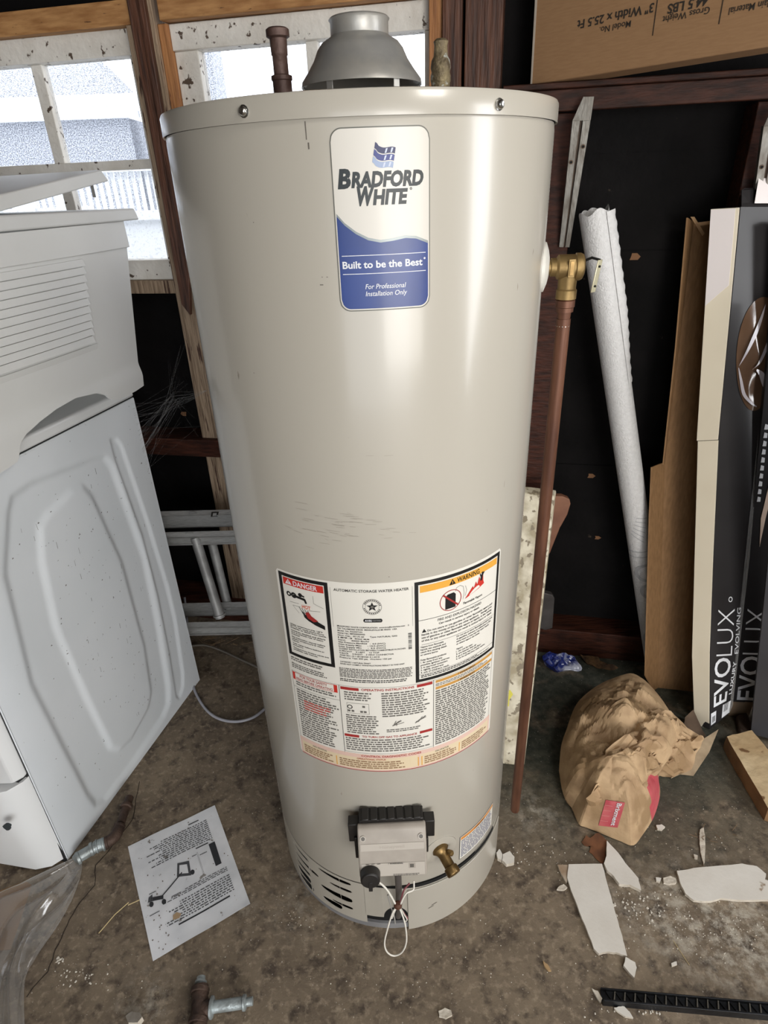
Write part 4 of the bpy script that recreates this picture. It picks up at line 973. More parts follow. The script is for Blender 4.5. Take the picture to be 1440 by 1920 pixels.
# cobweb from the dryer's corner to the stud
M_web = mat('cobweb_silk', (190,190,190), .8, alpha=.16)
mb = MB(); rr = random.Random(9)
for k in range(34):
    a = SP(.02, rr.uniform(.80,.935), .004); hub = aty(325, 752, 1.60)+V((rr.uniform(-.02,.02),0,rr.gauss(0,.010))); e = aty(392, 731, 1.30)
    b = W(rr.uniform(-.62,-.545), rr.uniform(.70,1.02), .085)
    if k%3 == 0: pts = [a, a.lerp(hub,.5)+V((0,0,-.006)), hub, hub.lerp(e,.5)+V((0,0,-.003)), aty(388,732,1.25)]
    else: pts = [a, hub, b] if k%3 == 1 else [SP(.02, rr.uniform(.70,.93), .004), b]
    mb.tube(pts, .00022, M_web, seg=4, cap=False)
tag(mb.build('cobweb', smooth=0), 'grey cobweb strung from the dryer towards the wall stud', 'cobweb', kind='stuff')

# ------------------------------------------------------------------ shelf ledge, brackets and the long carton up right
M_shelf = mat('shelf_board', (38,20,13), .6, spec=.25, c2=(66,37,26), scale=7, stretch=(1.5,10,14), bump=.2)
sh = empty('wall_shelf', W(1.2,1.52,.05), 'dark red-brown wooden shelf ledge on the back wall at right', 'shelf')
mb = MB(); wbox(mb, .325, 2.2, 1.5215, 1.562, .086, .105, M_shelf); mb.build('shelf_apron', parent=sh, bevel=.002)
mb = MB(); wbox(mb, .325, 2.2, 1.5625, 1.5745, .0, .112, M_shelf); mb.build('shelf_board', parent=sh, bevel=.002)
M_brk = mat('grey_steel_channel', (138,136,130), .45, metal=.5, c2=(104,98,90), scale=14, stretch=(5,5,1.5), bump=.1)
M_brkr = mat('rusty_groove', (96,78,62), .7, c2=(60,46,36), scale=20)
def bracket(top, bot, wt, wbm, label):
    """channel strip from under the shelf front down to the wall stud"""
    root = empty('metal_bracket', bot, label, 'bracket', 'metal brackets under the shelf')
    d = (top-bot); L = d.length; d.normalize(); ux = (U - d*U.dot(d)).normalized(); nn = d.cross(ux).normalized()
    if nn.y > 0: nn = -nn
    def q(x, t, h): return bot + d*(t*L) + ux*(x*((wbm+(wt-wbm)*t)/2)) + nn*h
    mb = MB()
    for x0, x1 in ((-1,-.16),(.16,1)):
        mb.hexa([q(x0,0,0),q(x1,0,0),q(x1,0,.003),q(x0,0,.003),q(x0,.86,0),q(x1,.86,0),q(x1,.86,.003),q(x0,.86,.003)], M_brk)
    mb.hexa([q(-1,.86,0),q(1,.86,0),q(1,.86,.003),q(-1,.86,.003),q(-.1,1,-.012),q(1,1,-.012),q(1,1,-.009),q(-.1,1,-.009)], M_brk)
    for x in (-1,1): mb.hexa([q(x,0,-.012),q(x*.94,0,-.012),q(x*.94,0,.003),q(x,0,.003),q(x,.86,-.012),q(x*.94,.86,-.012),q(x*.94,.86,.003),q(x,.86,.003)], M_brk)
    mb.build('channel', parent=root, bevel=.0008)
    mb = MB(); mb.hexa([q(-.18,0,-.006),q(.18,0,-.006),q(.18,0,-.003),q(-.18,0,-.003),q(-.18,.87,-.006),q(.18,.87,-.006),q(.18,.87,-.003),q(-.18,.87,-.003)], M_brkr); mb.build('groove', parent=root)
    for x, t in ((-.6,.60),(.62,.70)):
        mb = MB(); mb.lathe([(.0044,0),(.0044,.0012),(.0030,.0014)], q(x,t,.003), mat('rust_ring',(92,72,52),.6), ax=nn, seg=14); mb.lathe([(.0026,0),(.0026,.0010)], q(x,t,.0045), M_dark, ax=nn, seg=12); mb.build('rivet', parent=root)
    return root
bracket(onp(1096,182,W(0,0,.14),N), onp(1058,463,W(0,0,.092),N), .040, .024, 'grey metal bracket under the shelf, just right of the water heater')
bracket(onp(1458,190,W(0,0,.14),N), onp(1412,470,W(0,0,.092),N), .040, .030, 'grey metal bracket at the right picture edge above the black box')

M_kraft = mat('kraft_cardboard', (164,128,92), .75, c2=(156,120,85), scale=40, stretch=(1,1,8), bump=.02)
M_kraftd = mat('kraft_print', (52,46,40), .7)
bz = 1.5755; A0 = atz(995,160.5,bz); A1 = atz(1440,88,bz); bd = (A1-A0); bd.z = 0; bd.normalize(); bn_ = V((-bd.y, bd.x, 0))     # bn_ points to the back
if bn_.y < 0: bn_ = -bn_
cx = empty('long_carton', A0+bd*.35+bn_*.03, 'long brown cardboard carton resting upside down on the shelf', 'box')
def cb(x, z, h=0): return A0 + bd*x + Z*z - bn_*h
mb = MB(); mb.hexa([cb(0,0),cb(.75,0),cb(.75,0)+bn_*.07,cb(0,0)+bn_*.07,cb(-.004,.22),cb(.75,.22),cb(.75,.22)+bn_*.07,cb(-.004,.22)+bn_*.07], M_kraft)
mb.build('carton_body', parent=cx, bevel=.002)
mb = MB(); mb.prism([cb(0,0,.0006),cb(.004,0,.0006),cb(.003,.22,.0006),cb(-.003,.22,.0006)], -bn_*.0006, mat('worn_carton_edge',(196,186,172),.7)); mb.build('worn_edge', parent=cx, smooth=0)
fb = lambda x, z, h: cb(x, z, h)
def pix(u, v):
    p = onp(u, v, A0, bn_); q = p-A0; return q.dot(bd), q.z
def flip_text(mb, txt, xr, xl, ztop, h, m, bold=0, shear=0):
    """upside-down print reading right to left"""
    f = lambda x, y, l: cb(xr-x, ztop-y, l)
    write(mb, f, txt, 0, xr-xl, 0, h, m, bold=bold, shear=shear, lift=.0009)
mb = MB()
for txt, a, b, h, bo in (('Model No.',(1184,38.5),(1125,51),.0100,.006),('3" Width x 25.5 Ft',(1227,10),(1084,35),.0135,.02),('Gross Weight',(1332,15),(1244,28),.0100,.006),('44.5 LBS',(1330,-6),(1254,6),.0135,.02),('Main Material',(1452,0),(1369,12),.0100,.006)):
    (xr, zr), (xl, zl) = pix(*a), pix(*b); z = (zr+zl)/2+.0
    flip_text(mb, txt, xr, xl, z, h, M_kraftd, bold=bo)
for a, b in (((1233,2),(1229,66)),((1357,-4),(1351,45))):
    (xa,za),(xb,zb) = pix(*a), pix(*b); strip(mb, fb, xa-.0008, zb, xa+.0008, .16, M_kraftd, .0009)
mb.build('printing', parent=cx, smooth=0)

# ------------------------------------------------------------------ leaning things on the right
# stone-look slab behind the heater
M_slab = mat('cream_granite', (216,208,186), .5, c2=(160,148,120), scale=26, detail=9, spots=(128,116,94), sscale=44, sthr=.565, bump=.05)
sb0 = V((.362,1.125,0)); st0 = onp(1037,929,V((0,1.50,0)),V((0,1,0)));
st0 = aty(1040,930,1.455); bl0 = V((.235,1.150,0)); tl0 = aty(975,922,1.475)
th = V((.0,.028,.010))
mb = MB(); mb.hexa([bl0, sb0, sb0+V((.010,.028,0)), bl0+V((.010,.028,0)), tl0, st0, st0+V((.012,.028,.004)), tl0+V((.012,.028,.004))], M_slab)
sl_ = empty('stone_slab', sb0, 'mottled cream stone slab leaning on the wall behind the copper pipe', 'slab')
mb.build('slab_body', parent=sl_, bevel=.003)
sn_ = (sb0-bl0).cross(tl0-bl0).normalized(); sn_ = sn_ if sn_.y < 0 else -sn_
mb = MB(); mb.prism([onp(u, v, bl0+sn_*.0008, sn_) for u, v in ((944,1296),(957,1294),(962,1302),(955,1312),(954,1324),(943,1326))], sn_*.0006, mat('yellow_sticker',(214,204,70),.5)); mb.build('yellow_sticker', parent=sl_, smooth=0)
# scrap of brown board and a metal box behind it
cA = aty(1040,932,1.50); 
mb = MB(); mb.prism([aty(1020,930,1.50),aty(1056,931,1.50),aty(1068,936,1.50),aty(1070,945,1.50),aty(1064,965,1.50),aty(1050,990,1.50),aty(1030,1040,1.50)], V((0,.02,0)), mat('brown_scrap_board',(104,66,48),.6,c2=(132,90,66),scale=12))
tag(mb.build('brown_offcut', bevel=.002), 'small brown board offcut peeping out behind the stone slab top', 'board')
mb = MB(); mb.prism([aty(1020,1112,1.50),aty(1036,1116,1.50),aty(1040,1122,1.50),aty(1036,1178,1.50),aty(1022,1182,1.50),aty(1012,1178,1.50)], V((0,.02,0)), mat('old_metal_box',(70,66,64),.6,metal=.3,c2=(50,46,44)))
tag(mb.build('metal_plate', bevel=.002), 'small dark metal plate behind the lower edge of the stone slab', 'plate')

# roll of white embossed wallpaper
def roll_mat():
    m = mat('white_vinyl_roll', (214,213,212), .42, c2=(204,203,202), scale=120, bump=.35, bscale=260)
    return m
M_roll = roll_mat(); M_rollp = mat('grey_pattern', (172,172,174), .5)
rt = onp(1113,396,W(0,0,.125),N); rbm = V((.868,1.468,.0)); rdx = (rt-rbm).normalized()
rr0 = empty('wallpaper_roll', rbm, 'white patterned vinyl wallpaper roll leaning on the black wall', 'roll')
t_ = V((0,-1,0)); t_ = (t_-rdx*t_.dot(rdx)).normalized(); q_ = rdx.cross(t_)
RL = (rt-rbm).length; RR = .034
def rp(a, t, h=0):      # a: angle from the front, positive to the viewer's right
    return rbm + rdx*(RL*t) + (t_*math.cos(a) - q_*math.sin(a))*(RR+h) if False else rbm + rdx*(RL*t) + (t_*math.cos(a) + q_*math.sin(a))*(RR+h)
sg = 1 if q_.x > 0 else -1
def rq(a, t, h=0): return rp(a*sg, t, h)
mb = MB(); mb.grid(lambda u, v: rq(-PI+u*2*PI*1.12, .002+.998*v+(.004*math.sin(u*31) if v == 1 else 0), -.0015+.0012*u), 64, 24, M_roll); mb.build('vinyl_sheet', parent=rr0, smooth=60)
mb = MB(); mb.grid(lambda u, v: rbm+rdx*(RL*(.02+.97*v))+(t_*math.cos(u*2*PI)+q_*math.sin(u*2*PI))*(RR-.008), 32, 1, M_roll); mb.build('inner_turns', parent=rr0, smooth=60)
mb = MB(); mb.grid(lambda u, v: rq(.55+u*.75, .70+.295*v, .001+.010*math.sin(u*PI/2)*sst(0,.5,v)+.0012*math.sin(v*90)*u), 10, 60, M_roll, thick=.0008); mb.build('frayed_edge', parent=rr0, smooth=60)
mb = MB()
rf = lambda x, y, h: rq(x/RR, y/RL, h)
for c, r in (((.000,.395),.036),((.006,.330),.034),((.000,.150),.040)): ring2(mb, rf, c, r*.72, r, M_rollp, .0008, n=40, sy=.85); mb.build('damask_scroll', parent=rr0, smooth=0); mb = MB()
for z in (.470,.452): line2(mb, rf, (-.05,z),(.05,z-.006), .003, M_rollp, .0008, n=16); mb.build('damask_line', parent=rr0, smooth=0); mb = MB()
for k in range(6): line2(mb, rf, (-.03+.004*k,.53+.01*k),(.0+.004*k,.50+.014*k), .0022, M_rollp, .0006, n=5)
mb.build('damask_pattern', parent=rr0, smooth=0)

# tall open cardboard tray
M_card = mat('brown_cardboard', (138,104,68), .8, c2=(124,92,58), scale=30, stretch=(6,6,1), bump=.03)
M_cardl = mat('light_cardboard_edge', (176,142,104), .8)
f0 = V((.842,1.385,0)); ftop = onp(1301,425,W(0,0,.045),N); run = U*1.0
pn = run.cross(ftop-f0).normalized()
if pn.y > 0: pn = -pn
def TR(u, v, h=0): return onp(u, v, f0, pn) + pn*h
ct = empty('open_carton', f0, 'tall open brown cardboard tray leaning between the roll and the cream box', 'box')
def sheet(mb, pts, m, t=.004): mb.prism(pts, -pn*t, m)
mb = MB(); sheet(mb, [TR(1232,1310),TR(1300,1318),TR(1345,1318),TR(1350,415),TR(1301,418),TR(1247,868)], M_card); mb.build('back_panel', parent=ct, smooth=0)
mb = MB()
l_in = [TR(1301,416),TR(1272,650),TR(1247,868)]; l_out = [TR(1284,410,.028),TR(1263,650,.028),TR(1240,866,.028)]
mb.prism([l_in[2], l_in[0], l_out[0], l_out[1], l_out[2]], V((-.003,.001,0)), M_card); mb.build('upper_flap', parent=ct, smooth=0)
mb = MB(); mb.prism([TR(1233,1308),TR(1247,866),TR(1217,868,.040),TR(1213,960,.042),TR(1205,1250,.045)], V((-.003,.001,0)), M_card); mb.build('side_flap', parent=ct, smooth=0)
mb = MB(); sheet(mb, [TR(1301,418,.001),TR(1334,414,.001),TR(1334,420,.001),TR(1310,424,.001)], M_cardl, .012)
mb.prism([TR(1290,408,.02),TR(1297,408,.02),TR(1319,438,.006),TR(1315,443,.006)], pn*.004, M_cardl); mb.build('top_flap', parent=ct, smooth=0)

# glossy black EVOLUX cartons
M_creamb = mat('cream_card', (234,224,202), .55, c2=(228,217,194), scale=5)
M_pinkw = mat('white_card', (236,228,226), .5)
M_blackb = mat('glossy_black_card', (36,34,35), .42, coat=.12, spec=.3, c2=(46,44,45), scale=4, bump=.02, bscale=8)
M_tape = mat('clear_tape', (150,150,150), .15, alpha=.35)
Mb_ = atz(1330,1369,.0); Mt = onp(1389,388,W(0,0,.15),N)
mn = V((1,-.16,0)).cross(Mt-Mb_).normalized()
def LPn(u, v, back): return onp(u, v, Mb_+V((0,back,0)), mn)
VS = (1369,1228,1040,823,388); TS = [(1369-v)/981 for v in VS]
SM = [LPn(u,v,0) for u,v in zip((1330,1331,1338,1348,1389),VS)]
SL = [LPn(u,v,.028) for u,v in zip((1301,1297,1302,1308,1335),(1354,1229,1040,825,391))]
SR = [LPn(u,v,.022) for u,v in zip((1367,1387,1400,1421,1460),(1338,1225,1040,823,388))]
SB = [l+(r-m)+V((0,.01,0)) for l, m, r in zip(SL,SM,SR)]
for S_ in (SL,SM,SR,SB):
    S_[0].z = max(S_[0].z, .003)
Rb, Rt, Lb = SR[0], SR[-1], SL[0]
def sta(S_, t):
    if t <= TS[0]: k = 0
    else: k = max(i for i in range(4) if TS[i] <= t or i == 0)
    f = (t-TS[k])/(TS[k+1]-TS[k]); return S_[k].lerp(S_[k+1], f)
e1 = empty('black_carton', (Lb+Rb)/2, 'tall glossy black carton with cream side and white EVOLUX lettering', 'box', 'black cartons leaning at the right')
def quadf(a, b, c, d, out):      # bilinear face a-b bottom, d-c top
    a, b, c, d = V(a), V(b), V(c), V(d)
    def f(x, y, h=0): return (a*(1-x)+b*x)*(1-y) + (d*(1-x)+c*x)*y + out*h
    return f
def outn(a, b, d):
    n = (b-a).cross(d-a).normalized()
    return n if n.dot(CO-a) > 0 else -n
nF = outn(SM[2], SR[2], SM[3]); nS = outn(SL[2], SM[2], SL[3])
def BX(f, x0, x1, y0, y1, m, h, mb, n=12):
    vs = []; fs = []
    for i in range(n+1):
        y = y0+(y1-y0)*i/n; vs += [f(x0,y,h), f(x1,y,h)]
    for i in range(n): fs.append((2*i,2*i+1,2*i+3,2*i+2))
    mb.add(vs, fs, m)
FF = lambda x, y, h=0: sta(SM, y).lerp(sta(SR, y), x)+nF*h
FS = lambda x, y, h=0: sta(SL, y).lerp(sta(SM, y), x)+nS*h
mb = MB(); NS = 60
def ring_pts(t):
    l, m_, r, b_3 = sta(SL,t), sta(SM,t), sta(SR,t), sta(SB,t)
    return [m_.lerp(r,k/6) for k in range(6)]+[r.lerp(b_3,k/2) for k in range(2)]+[b_3.lerp(l,k/2) for k in range(2)]+[l.lerp(m_,k/4) for k in range(4)]
vs = [q_ for k in range(NS+1) for q_ in ring_pts(k/NS)]; n14 = 14
mb.add(vs, [tuple(range(13,-1,-1)), tuple(range(NS*14,NS*14+14))]+[(14*k+i_,14*k+(i_+1)%14,14*k+14+(i_+1)%14,14*k+14+i_) for k in range(NS) for i_ in range(14)], M_blackb); mb.build('carton_body', parent=e1, smooth=25)
mb = MB()
def spoly(f, pts, m, h, t): mb.add([f(x,y,h) for x,y in pts], [tuple(range(len(pts)))], m)
yy_ = [.5555,.70,.85,.9999]; mb.grid(lambda u, v: FS(-.03+u, .5555+.4435*v, .0024), 1, 12, M_creamb, thick=.002)
mb.grid(lambda u, v: FS(.02+.97*u, (.012-.028*max(0,1-abs(u-.3)*2.5)*(1-v))+.5425*v, .0016), 8, 16, M_creamb, thick=.0014)
mb.build('cream_side', parent=e1, smooth=0, bevel=.0006)
mb = MB(); mb.grid(lambda u, v: FS(-.02+.86*u, (.826+.036*u)*(1-v)+.998*v, .0030), 3, 3, M_pinkw, thick=.0005); mb.build('white_patch', parent=e1, smooth=0)
mb = MB(); mb.prism([FF(.02,.999,0),FF(.30,1.0,0),FF(1,1.0,0),FF(1,1.035,-.02),FF(.22,1.035,-.02),FF(.06,1.03,-.01)], -nF*.002, M_blackb); mb.build('top_flap', parent=e1, smooth=0)
mb = MB(); mb.prism([FF(.34,1.006,.001),FF(1.0,1.006,.001),FF(1.0,1.05,-.01),FF(.48,1.05,-.01)], nF*.0006, M_pinkw); mb.build('white_tag', parent=e1, smooth=0)
# lettering runs up the face
def upf(f, fw=.08, fl=1.35):  # text x runs up the face, text up points to the viewer's left
    return lambda x, y, h: f(1-y, x, h)
def vwrite(mb, f, txt, y0, y1, xb, hx, m, bold=0, shear=0): write(mb, upf(f), txt, y0, y1, 1-xb, hx, m, bold=bold, shear=shear, lift=.0016)
mb = MB(); fw = .62
vwrite(mb, FF, 'EVO', .040,.137,.72,.56, M_wht, bold=.012)
vwrite(mb, FF, 'LUX', .141,.234,.74,.56, M_wht, bold=-.018)
ring2(mb, upf(FF), (.252,.42), .0035,.0052, M_wht, .0008, sy=12)
vwrite(mb, FF, 'LUXURY   EVOLVING', .052,.236,.93,.12, M_wht, bold=.012)
BX(FF,.06,.30,.006,.030,M_wht,.0008,mb,2); BX(FF,.60,.98,.004,.034,M_wht,.0008,mb,2)
for k in range(5): BX(FF,.12+.03*k,.135+.03*k,.010,.022,M_blackb,.0012,mb,1)
for k in range(6): BX(FF,.66+.035*k,.675+.035*k,.016,.036,M_blackb,.0012,mb,1)
mb.build('lettering', parent=e1, smooth=0)
# hand hole with crumpled brown film showing
M_film = mat('crumpled_brown_film', (96,72,54), .12, coat=1, c2=(120,94,74), scale=9, bump=.15, bscale=14)
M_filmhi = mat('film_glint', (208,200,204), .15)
mb = MB()
def film(u, v):
    a = u*2*PI; r = v; x, y = .82+.58*r*math.cos(a)*(1+.12*math.sin(a)), .728+.112*r*math.sin(a)
    return FF(x, y, .0012+.010*(1-r*r)*(.6+.7*noise.noise(V((x*2.2,y*16,1)))))
mb.grid(film, 48, 14, M_film); mb.build('film_window', parent=e1, smooth=60)
mb = MB()  # white reflections on the film, painted as pale streaks
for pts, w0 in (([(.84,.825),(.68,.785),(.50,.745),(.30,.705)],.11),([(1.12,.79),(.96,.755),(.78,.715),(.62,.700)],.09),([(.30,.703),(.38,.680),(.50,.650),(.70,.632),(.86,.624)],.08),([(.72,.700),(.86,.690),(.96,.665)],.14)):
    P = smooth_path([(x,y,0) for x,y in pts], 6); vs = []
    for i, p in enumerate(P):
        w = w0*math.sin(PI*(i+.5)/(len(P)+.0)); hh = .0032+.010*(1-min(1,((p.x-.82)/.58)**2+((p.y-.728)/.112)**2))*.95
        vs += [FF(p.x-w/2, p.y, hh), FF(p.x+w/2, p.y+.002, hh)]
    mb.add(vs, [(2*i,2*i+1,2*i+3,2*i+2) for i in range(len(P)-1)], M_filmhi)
mb.build('film_glint_streak', parent=e1, smooth=60)
# second carton behind it
e2b = [LPn(1374,1316,.05), LPn(1418,1318,.05)]; e2t = [LPn(1466,410,-.03), LPn(1535,410,-.03)]
e2m = [LPn(1403,1040,.030), LPn(1456,1040,.030)]
n2 = outn(e2b[0], e2b[1], e2m[0])
def F2(x, y, h=0):
    a, b = (e2b, e2m) if y < .31 else (e2m, e2t); t = y/.31 if y < .31 else (y-.31)/.69
    return a[0].lerp(b[0], t).lerp(a[1].lerp(b[1], t), x)+n2*h
e2 = empty('black_carton', e2b[0], 'second black EVOLUX carton behind the cream-sided one, standing on a stone block', 'box', 'black cartons leaning at the right')
bk = V((.02,.06,0))
bk = V((.01,.035,0)); mb = MB(); mb.add([e2b[0],e2b[1],e2b[1]+bk,e2b[0]+bk,e2m[0],e2m[1],e2m[1]+bk,e2m[0]+bk,e2t[0],e2t[1],e2t[1]+bk*.6,e2t[0]+bk*.6], [(3,2,1,0),(8,9,10,11)]+[(4*k+i,4*k+(i+1)%4,4*k+4+(i+1)%4,4*k+4+i) for k in (0,1) for i in range(4)], M_blackb); mb.build('carton_body', parent=e2, smooth=0, bevel=.001)
mb = MB()
vwrite(mb, F2, 'EVO', .006,.104,.98,.84, M_wht, bold=.012); vwrite(mb, F2, 'LUX', .108,.205,.98,.84, M_wht, bold=-.016)
mb.build('lettering', parent=e2, smooth=0)
mb = MB(); mb.prism([F2(.30,.40,.001),F2(.36,.33,.001),F2(.46,.40,.001),F2(.90,.62,.001),F2(.78,.66,.001)], n2*.0005, mat('pink_beige_print',(214,190,172),.5)); 
for k in range(10): mb.prism([F2(.10,.44+.018*k,.001),F2(.22,.44+.018*k,.001),F2(.22,.450+.018*k,.001),F2(.12,.452+.018*k,.001)], n2*.0005, M_wht)
mb.build('printing', parent=e2, smooth=0)
# tape strip down the joint
mb = MB(); mb.prism([FF(.985,.0,.0006),FF(.94,.33,.002),FF(1.0,.60,.001),FF(1.03,.60,.001),FF(1.06,.33,.004),FF(1.06,.02,.004)], nF*.0005, M_tape); mb.build('clear_tape', parent=e1, smooth=0)
# dark grey carton at the right edge
g0, g1 = aty(1407,1378,1.105), V((1.10,1.06,.0)); g0 = V((.921,1.105,.12)); 
G = [atz(1407,1376,.02), atz(1500,1400,.02)]; gt0 = aty(1441,1040,1.21); gt0 = G[0]+(gt0-G[0])
g_d = (gt0-G[0]); 
mb = MB(); GB = [G[0], G[1], G[1]+V((.03,.05,0)), G[0]+V((.03,.05,0))]; up_ = g_d*2.0
mb.hexa(GB+[p+up_ for p in GB], mat('dark_slate_card',(52,52,56),.4,c2=(60,60,64),scale=6))
o = mb.build('slate_carton', bevel=.001); tag(o, 'plain dark slate carton leaning at the right picture edge', 'box')

# ------------------------------------------------------------------ floor pieces on the right
M_block = mat('pale_rough_wood', (216,194,156), .8, c2=(186,158,118), scale=10, detail=7, bump=.5, bscale=30, spots=(120,88,56), sscale=24, sthr=.66)
M_blocks = mat('cut_wood_edge', (150,116,80), .8, c2=(122,90,60), scale=14, bump=.5, bscale=30)
def rough_block(name, top, bot, label, cat, m1, m2, jag=.0025):
    mb = MB(); n = len(top); c = sum(top, V((0,0,0)))/n
    T = []; B = []
    for i in range(n):
        for k in range(8):
            t = k/8; p = top[i].lerp(top[(i+1)%n], t); q = bot[i].lerp(bot[(i+1)%n], t); j = noise.noise_vector(p*70)*jag; T.append(p+V((j.x,j.y,j.z*.5))); j2 = noise.noise_vector(q*60+V((3,1,0)))*jag; B.append(V((q.x+j2.x,q.y+j2.y,max(0.0005,q.z))))
    N_ = len(T); mb.add(T, [tuple(range(N_))], m1); mb.add(B, [tuple(range(N_-1,-1,-1))], m2)
    M_ = [(a+b)/2+noise.noise_vector(a*90)*jag for a, b in zip(T,B)]
    mb.add(T+M_+B, [(k*N_+i,k*N_+(i+1)%N_,(k+1)*N_+(i+1)%N_,(k+1)*N_+i) for k in (0,1) for i in range(N_)], m2)
    return tag(mb.build(name, smooth=25), label, cat)
zt = .045
top = [atz(1362,1381,zt),atz(1410,1369,zt),atz(1470,1440,zt),atz(1500,1540,zt),atz(1440,1515,zt)]
rough_block('wood_block', top, [V((p.x,p.y,0)) for p in top], 'pale rough-sawn wood block lying at the right picture edge', 'wood block', M_block, M_blocks)
zt = .060
top = [atz(1374,1313,zt),atz(1413,1318,zt),atz(1420,1300,zt),atz(1385,1290,zt)]
rough_block('stone_block', top, [V((p.x,p.y,0)) for p in top], 'small tan stone block under the second black carton', 'block', mat('tan_stone',(150,128,104),.8,c2=(124,104,82),scale=12), mat('tan_stone_side',(140,118,94),.8,c2=(112,92,70),scale=12), .0015)
top = [atz(1268,1400,.035),atz(1285,1345,.05),atz(1300,1330,.05),atz(1325,1385,.03)]
rough_block('dark_rubble', top, [V((p.x,p.y,0)) for p in top], 'dark lump of rubble under the foot of the cream-sided carton', 'rubble', mat('dark_rubble',(76,60,48),.9,c2=(104,86,70),scale=14), mat('dark_rubble_side',(66,52,42),.9), .003)
mb = MB(); mb.prism([atz(1378,1350,.0),atz(1398,1345,.0),atz(1412,1380,.0),atz(1385,1385,0)], Z*.02, mat('dark_rubble_side',(66,52,42),.9)); tag(mb.build('rubble_lump', bevel=.004), 'low dark rubble lump between the black cartons and wood block', 'rubble')

# paper sack
M_sack = mat('kraft_sack_paper', (186,157,121), .75, c2=(160,131,98), scale=16, detail=9, lo=.42, hi=.6, bump=.3, bscale=40, spots=(152,124,90), sscale=9, sthr=.52)
M_sackp = mat('faded_red_print', (184,72,82), .7, c2=(196,98,100), scale=30)
sk = empty('paper_sack', atz(1150,1480), 'crumpled brown paper cement sack with faded red print', 'sack')
ctr = atz(1146,1440,.13)
loop = [(1048,1445,.030),(1052,1400,.055),(1062,1368,.075),(1078,1325,.095),(1100,1300,.105),(1130,1280,.11),(1165,1266,.115),(1188,1263,.115),(1212,1278,.11),(1232,1300,.105),(1250,1325,.10),(1262,1345,.09),(1275,1375,.075),(1262,1415,.05),(1236,1450,.025),(1238,1485,.012),(1232,1515,.006),(1222,1540,.004),(1205,1565,.004),(1188,1585,.004),(1165,1578,.004),(1135,1566,.004),(1100,1552,.004),(1085,1545,.006),(1072,1515,.010),(1056,1490,.018)]
LO = [atz(u, v, z) for u, v, z in loop]; LS = smooth_path(LO+[LO[0]], 4)[:-1]; NL = len(LS)
def ridge(p, sc): 
    q = p*sc; d, _ = noise.voronoi(q); return min(1, (d[1]-d[0])*1.6)
def sack_pt(i, r):
    e = LS[i%NL]; p = ctr.lerp(e, r)
    zz = e.z + (ctr.z+.05-e.z)*(1-r**2.2)
    q = V((p.x,p.y,0)); w = q+noise.noise_vector(q*14)*.02
    w2 = V((w.x*.6+w.y*.5, w.y*1.2-w.x*.5, 0)); cr = ridge(w2, 9)*.034 + ridge(w+V((2,1,0)), 21)*.015 + ridge(w2+V((5,1,0)), 44)*.005 + noise.noise(w*40)*.003
    valley = .045*math.exp(-((p-atz(1150,1418,.10)).length/.055)**2)+.040*math.exp(-((p-atz(1120,1375,.12)).length/.035)**2)
    return V((p.x, p.y, max(.002, zz + (cr-.012)*min(1,(1-r)*4+.08) - valley)))
NRr = 46
mb = MB(); vs = [sack_pt(0,0)]; 
for j in range(1, NRr+1):
    for i in range(NL): vs.append(sack_pt(i, j/NRr))
for k, f in enumerate((.6,.25,0)):
    for i in range(NL):
        e = LS[i]; inn = (ctr-e); inn.z = 0; inn.normalize(); vs.append(V((e.x,e.y,0))+inn*(.004+.5*(1-f)*e.z*.25)+Z*max(.0005,e.z*f))
fs = [(0,1+i,1+(i+1)%NL) for i in range(NL)]
for j in range(NRr+2):
    for i in range(NL): a = 1+j*NL; fs.append((a+i, a+(i+1)%NL, a+NL+(i+1)%NL, a+NL+i))
mb.add(vs, fs, M_sack)
# faded print is part of the paper: recolour the faces that carry it
km = mb.mi(M_sackp); kw = mb.mi(mat('faded_white_print',(214,190,170),.7))
def inpoly(x, y, P):
    ins = False
    for i in range(len(P)):
        a, b = P[i], P[(i+1)%len(P)]
        if (a[1] > y) != (b[1] > y) and x < (b[0]-a[0])*(y-a[1])/(b[1]-a[1])+a[0]: ins = not ins
    return ins
def fl2(u, v, z): p = atz(u, v, z); return (p.x, p.y)
PB = [fl2(*q) for q in ((1222,1452,.03),(1238,1458,.03),(1238,1500,.02),(1226,1538,.01),(1204,1518,.02),(1206,1495,.03))]
for idx, f in enumerate(mb.f):
    c = sum((mb.v[i] for i in f), V((0,0,0)))/len(f)
    if inpoly(c.x, c.y, PB): mb.m[idx] = km
sk_b = mb.build('sack_body', parent=sk, smooth=14)
from mathutils.bvhtree import BVHTree
_bv = BVHTree.FromPolygons([v.co+world_loc(sk) for v in sk_b.data.vertices], [tuple(q.vertices) for q in sk_b.data.polygons])
def sack_surf(u, v):
    h = _bv.ray_cast(CO, ray(u, v).normalized())
    return h[0] if h[0] is not None else atz(u, v, .03)
cA_, cB_, cC_, cD_ = (1122,1548),(1158,1552),(1172,1505),(1136,1500)
def panel(x, y, h=0):
    u = (cA_[0]*(1-x)+cB_[0]*x)*(1-y)+(cD_[0]*(1-x)+cC_[0]*x)*y; v = (cA_[1]*(1-x)+cB_[1]*x)*(1-y)+(cD_[1]*(1-x)+cC_[1]*x)*y
    p = sack_surf(u, v); return p + (CO-p).normalized()*(.002+h)
mb = MB(); mb.grid(lambda u, v: panel(u, v, 0), 10, 12, M_sackp); pp = mb.build('printed_panel', parent=sk, smooth=60)
mb = MB(); f_ = lambda x, y, h: panel(.78-y, 1-x, .001+h)
f_ = lambda x, y, h: panel(y, 1-x, .001+h)
write(mb, f_, 'Brixment', .06, .94, .62, .24, M_wht, bold=.02)
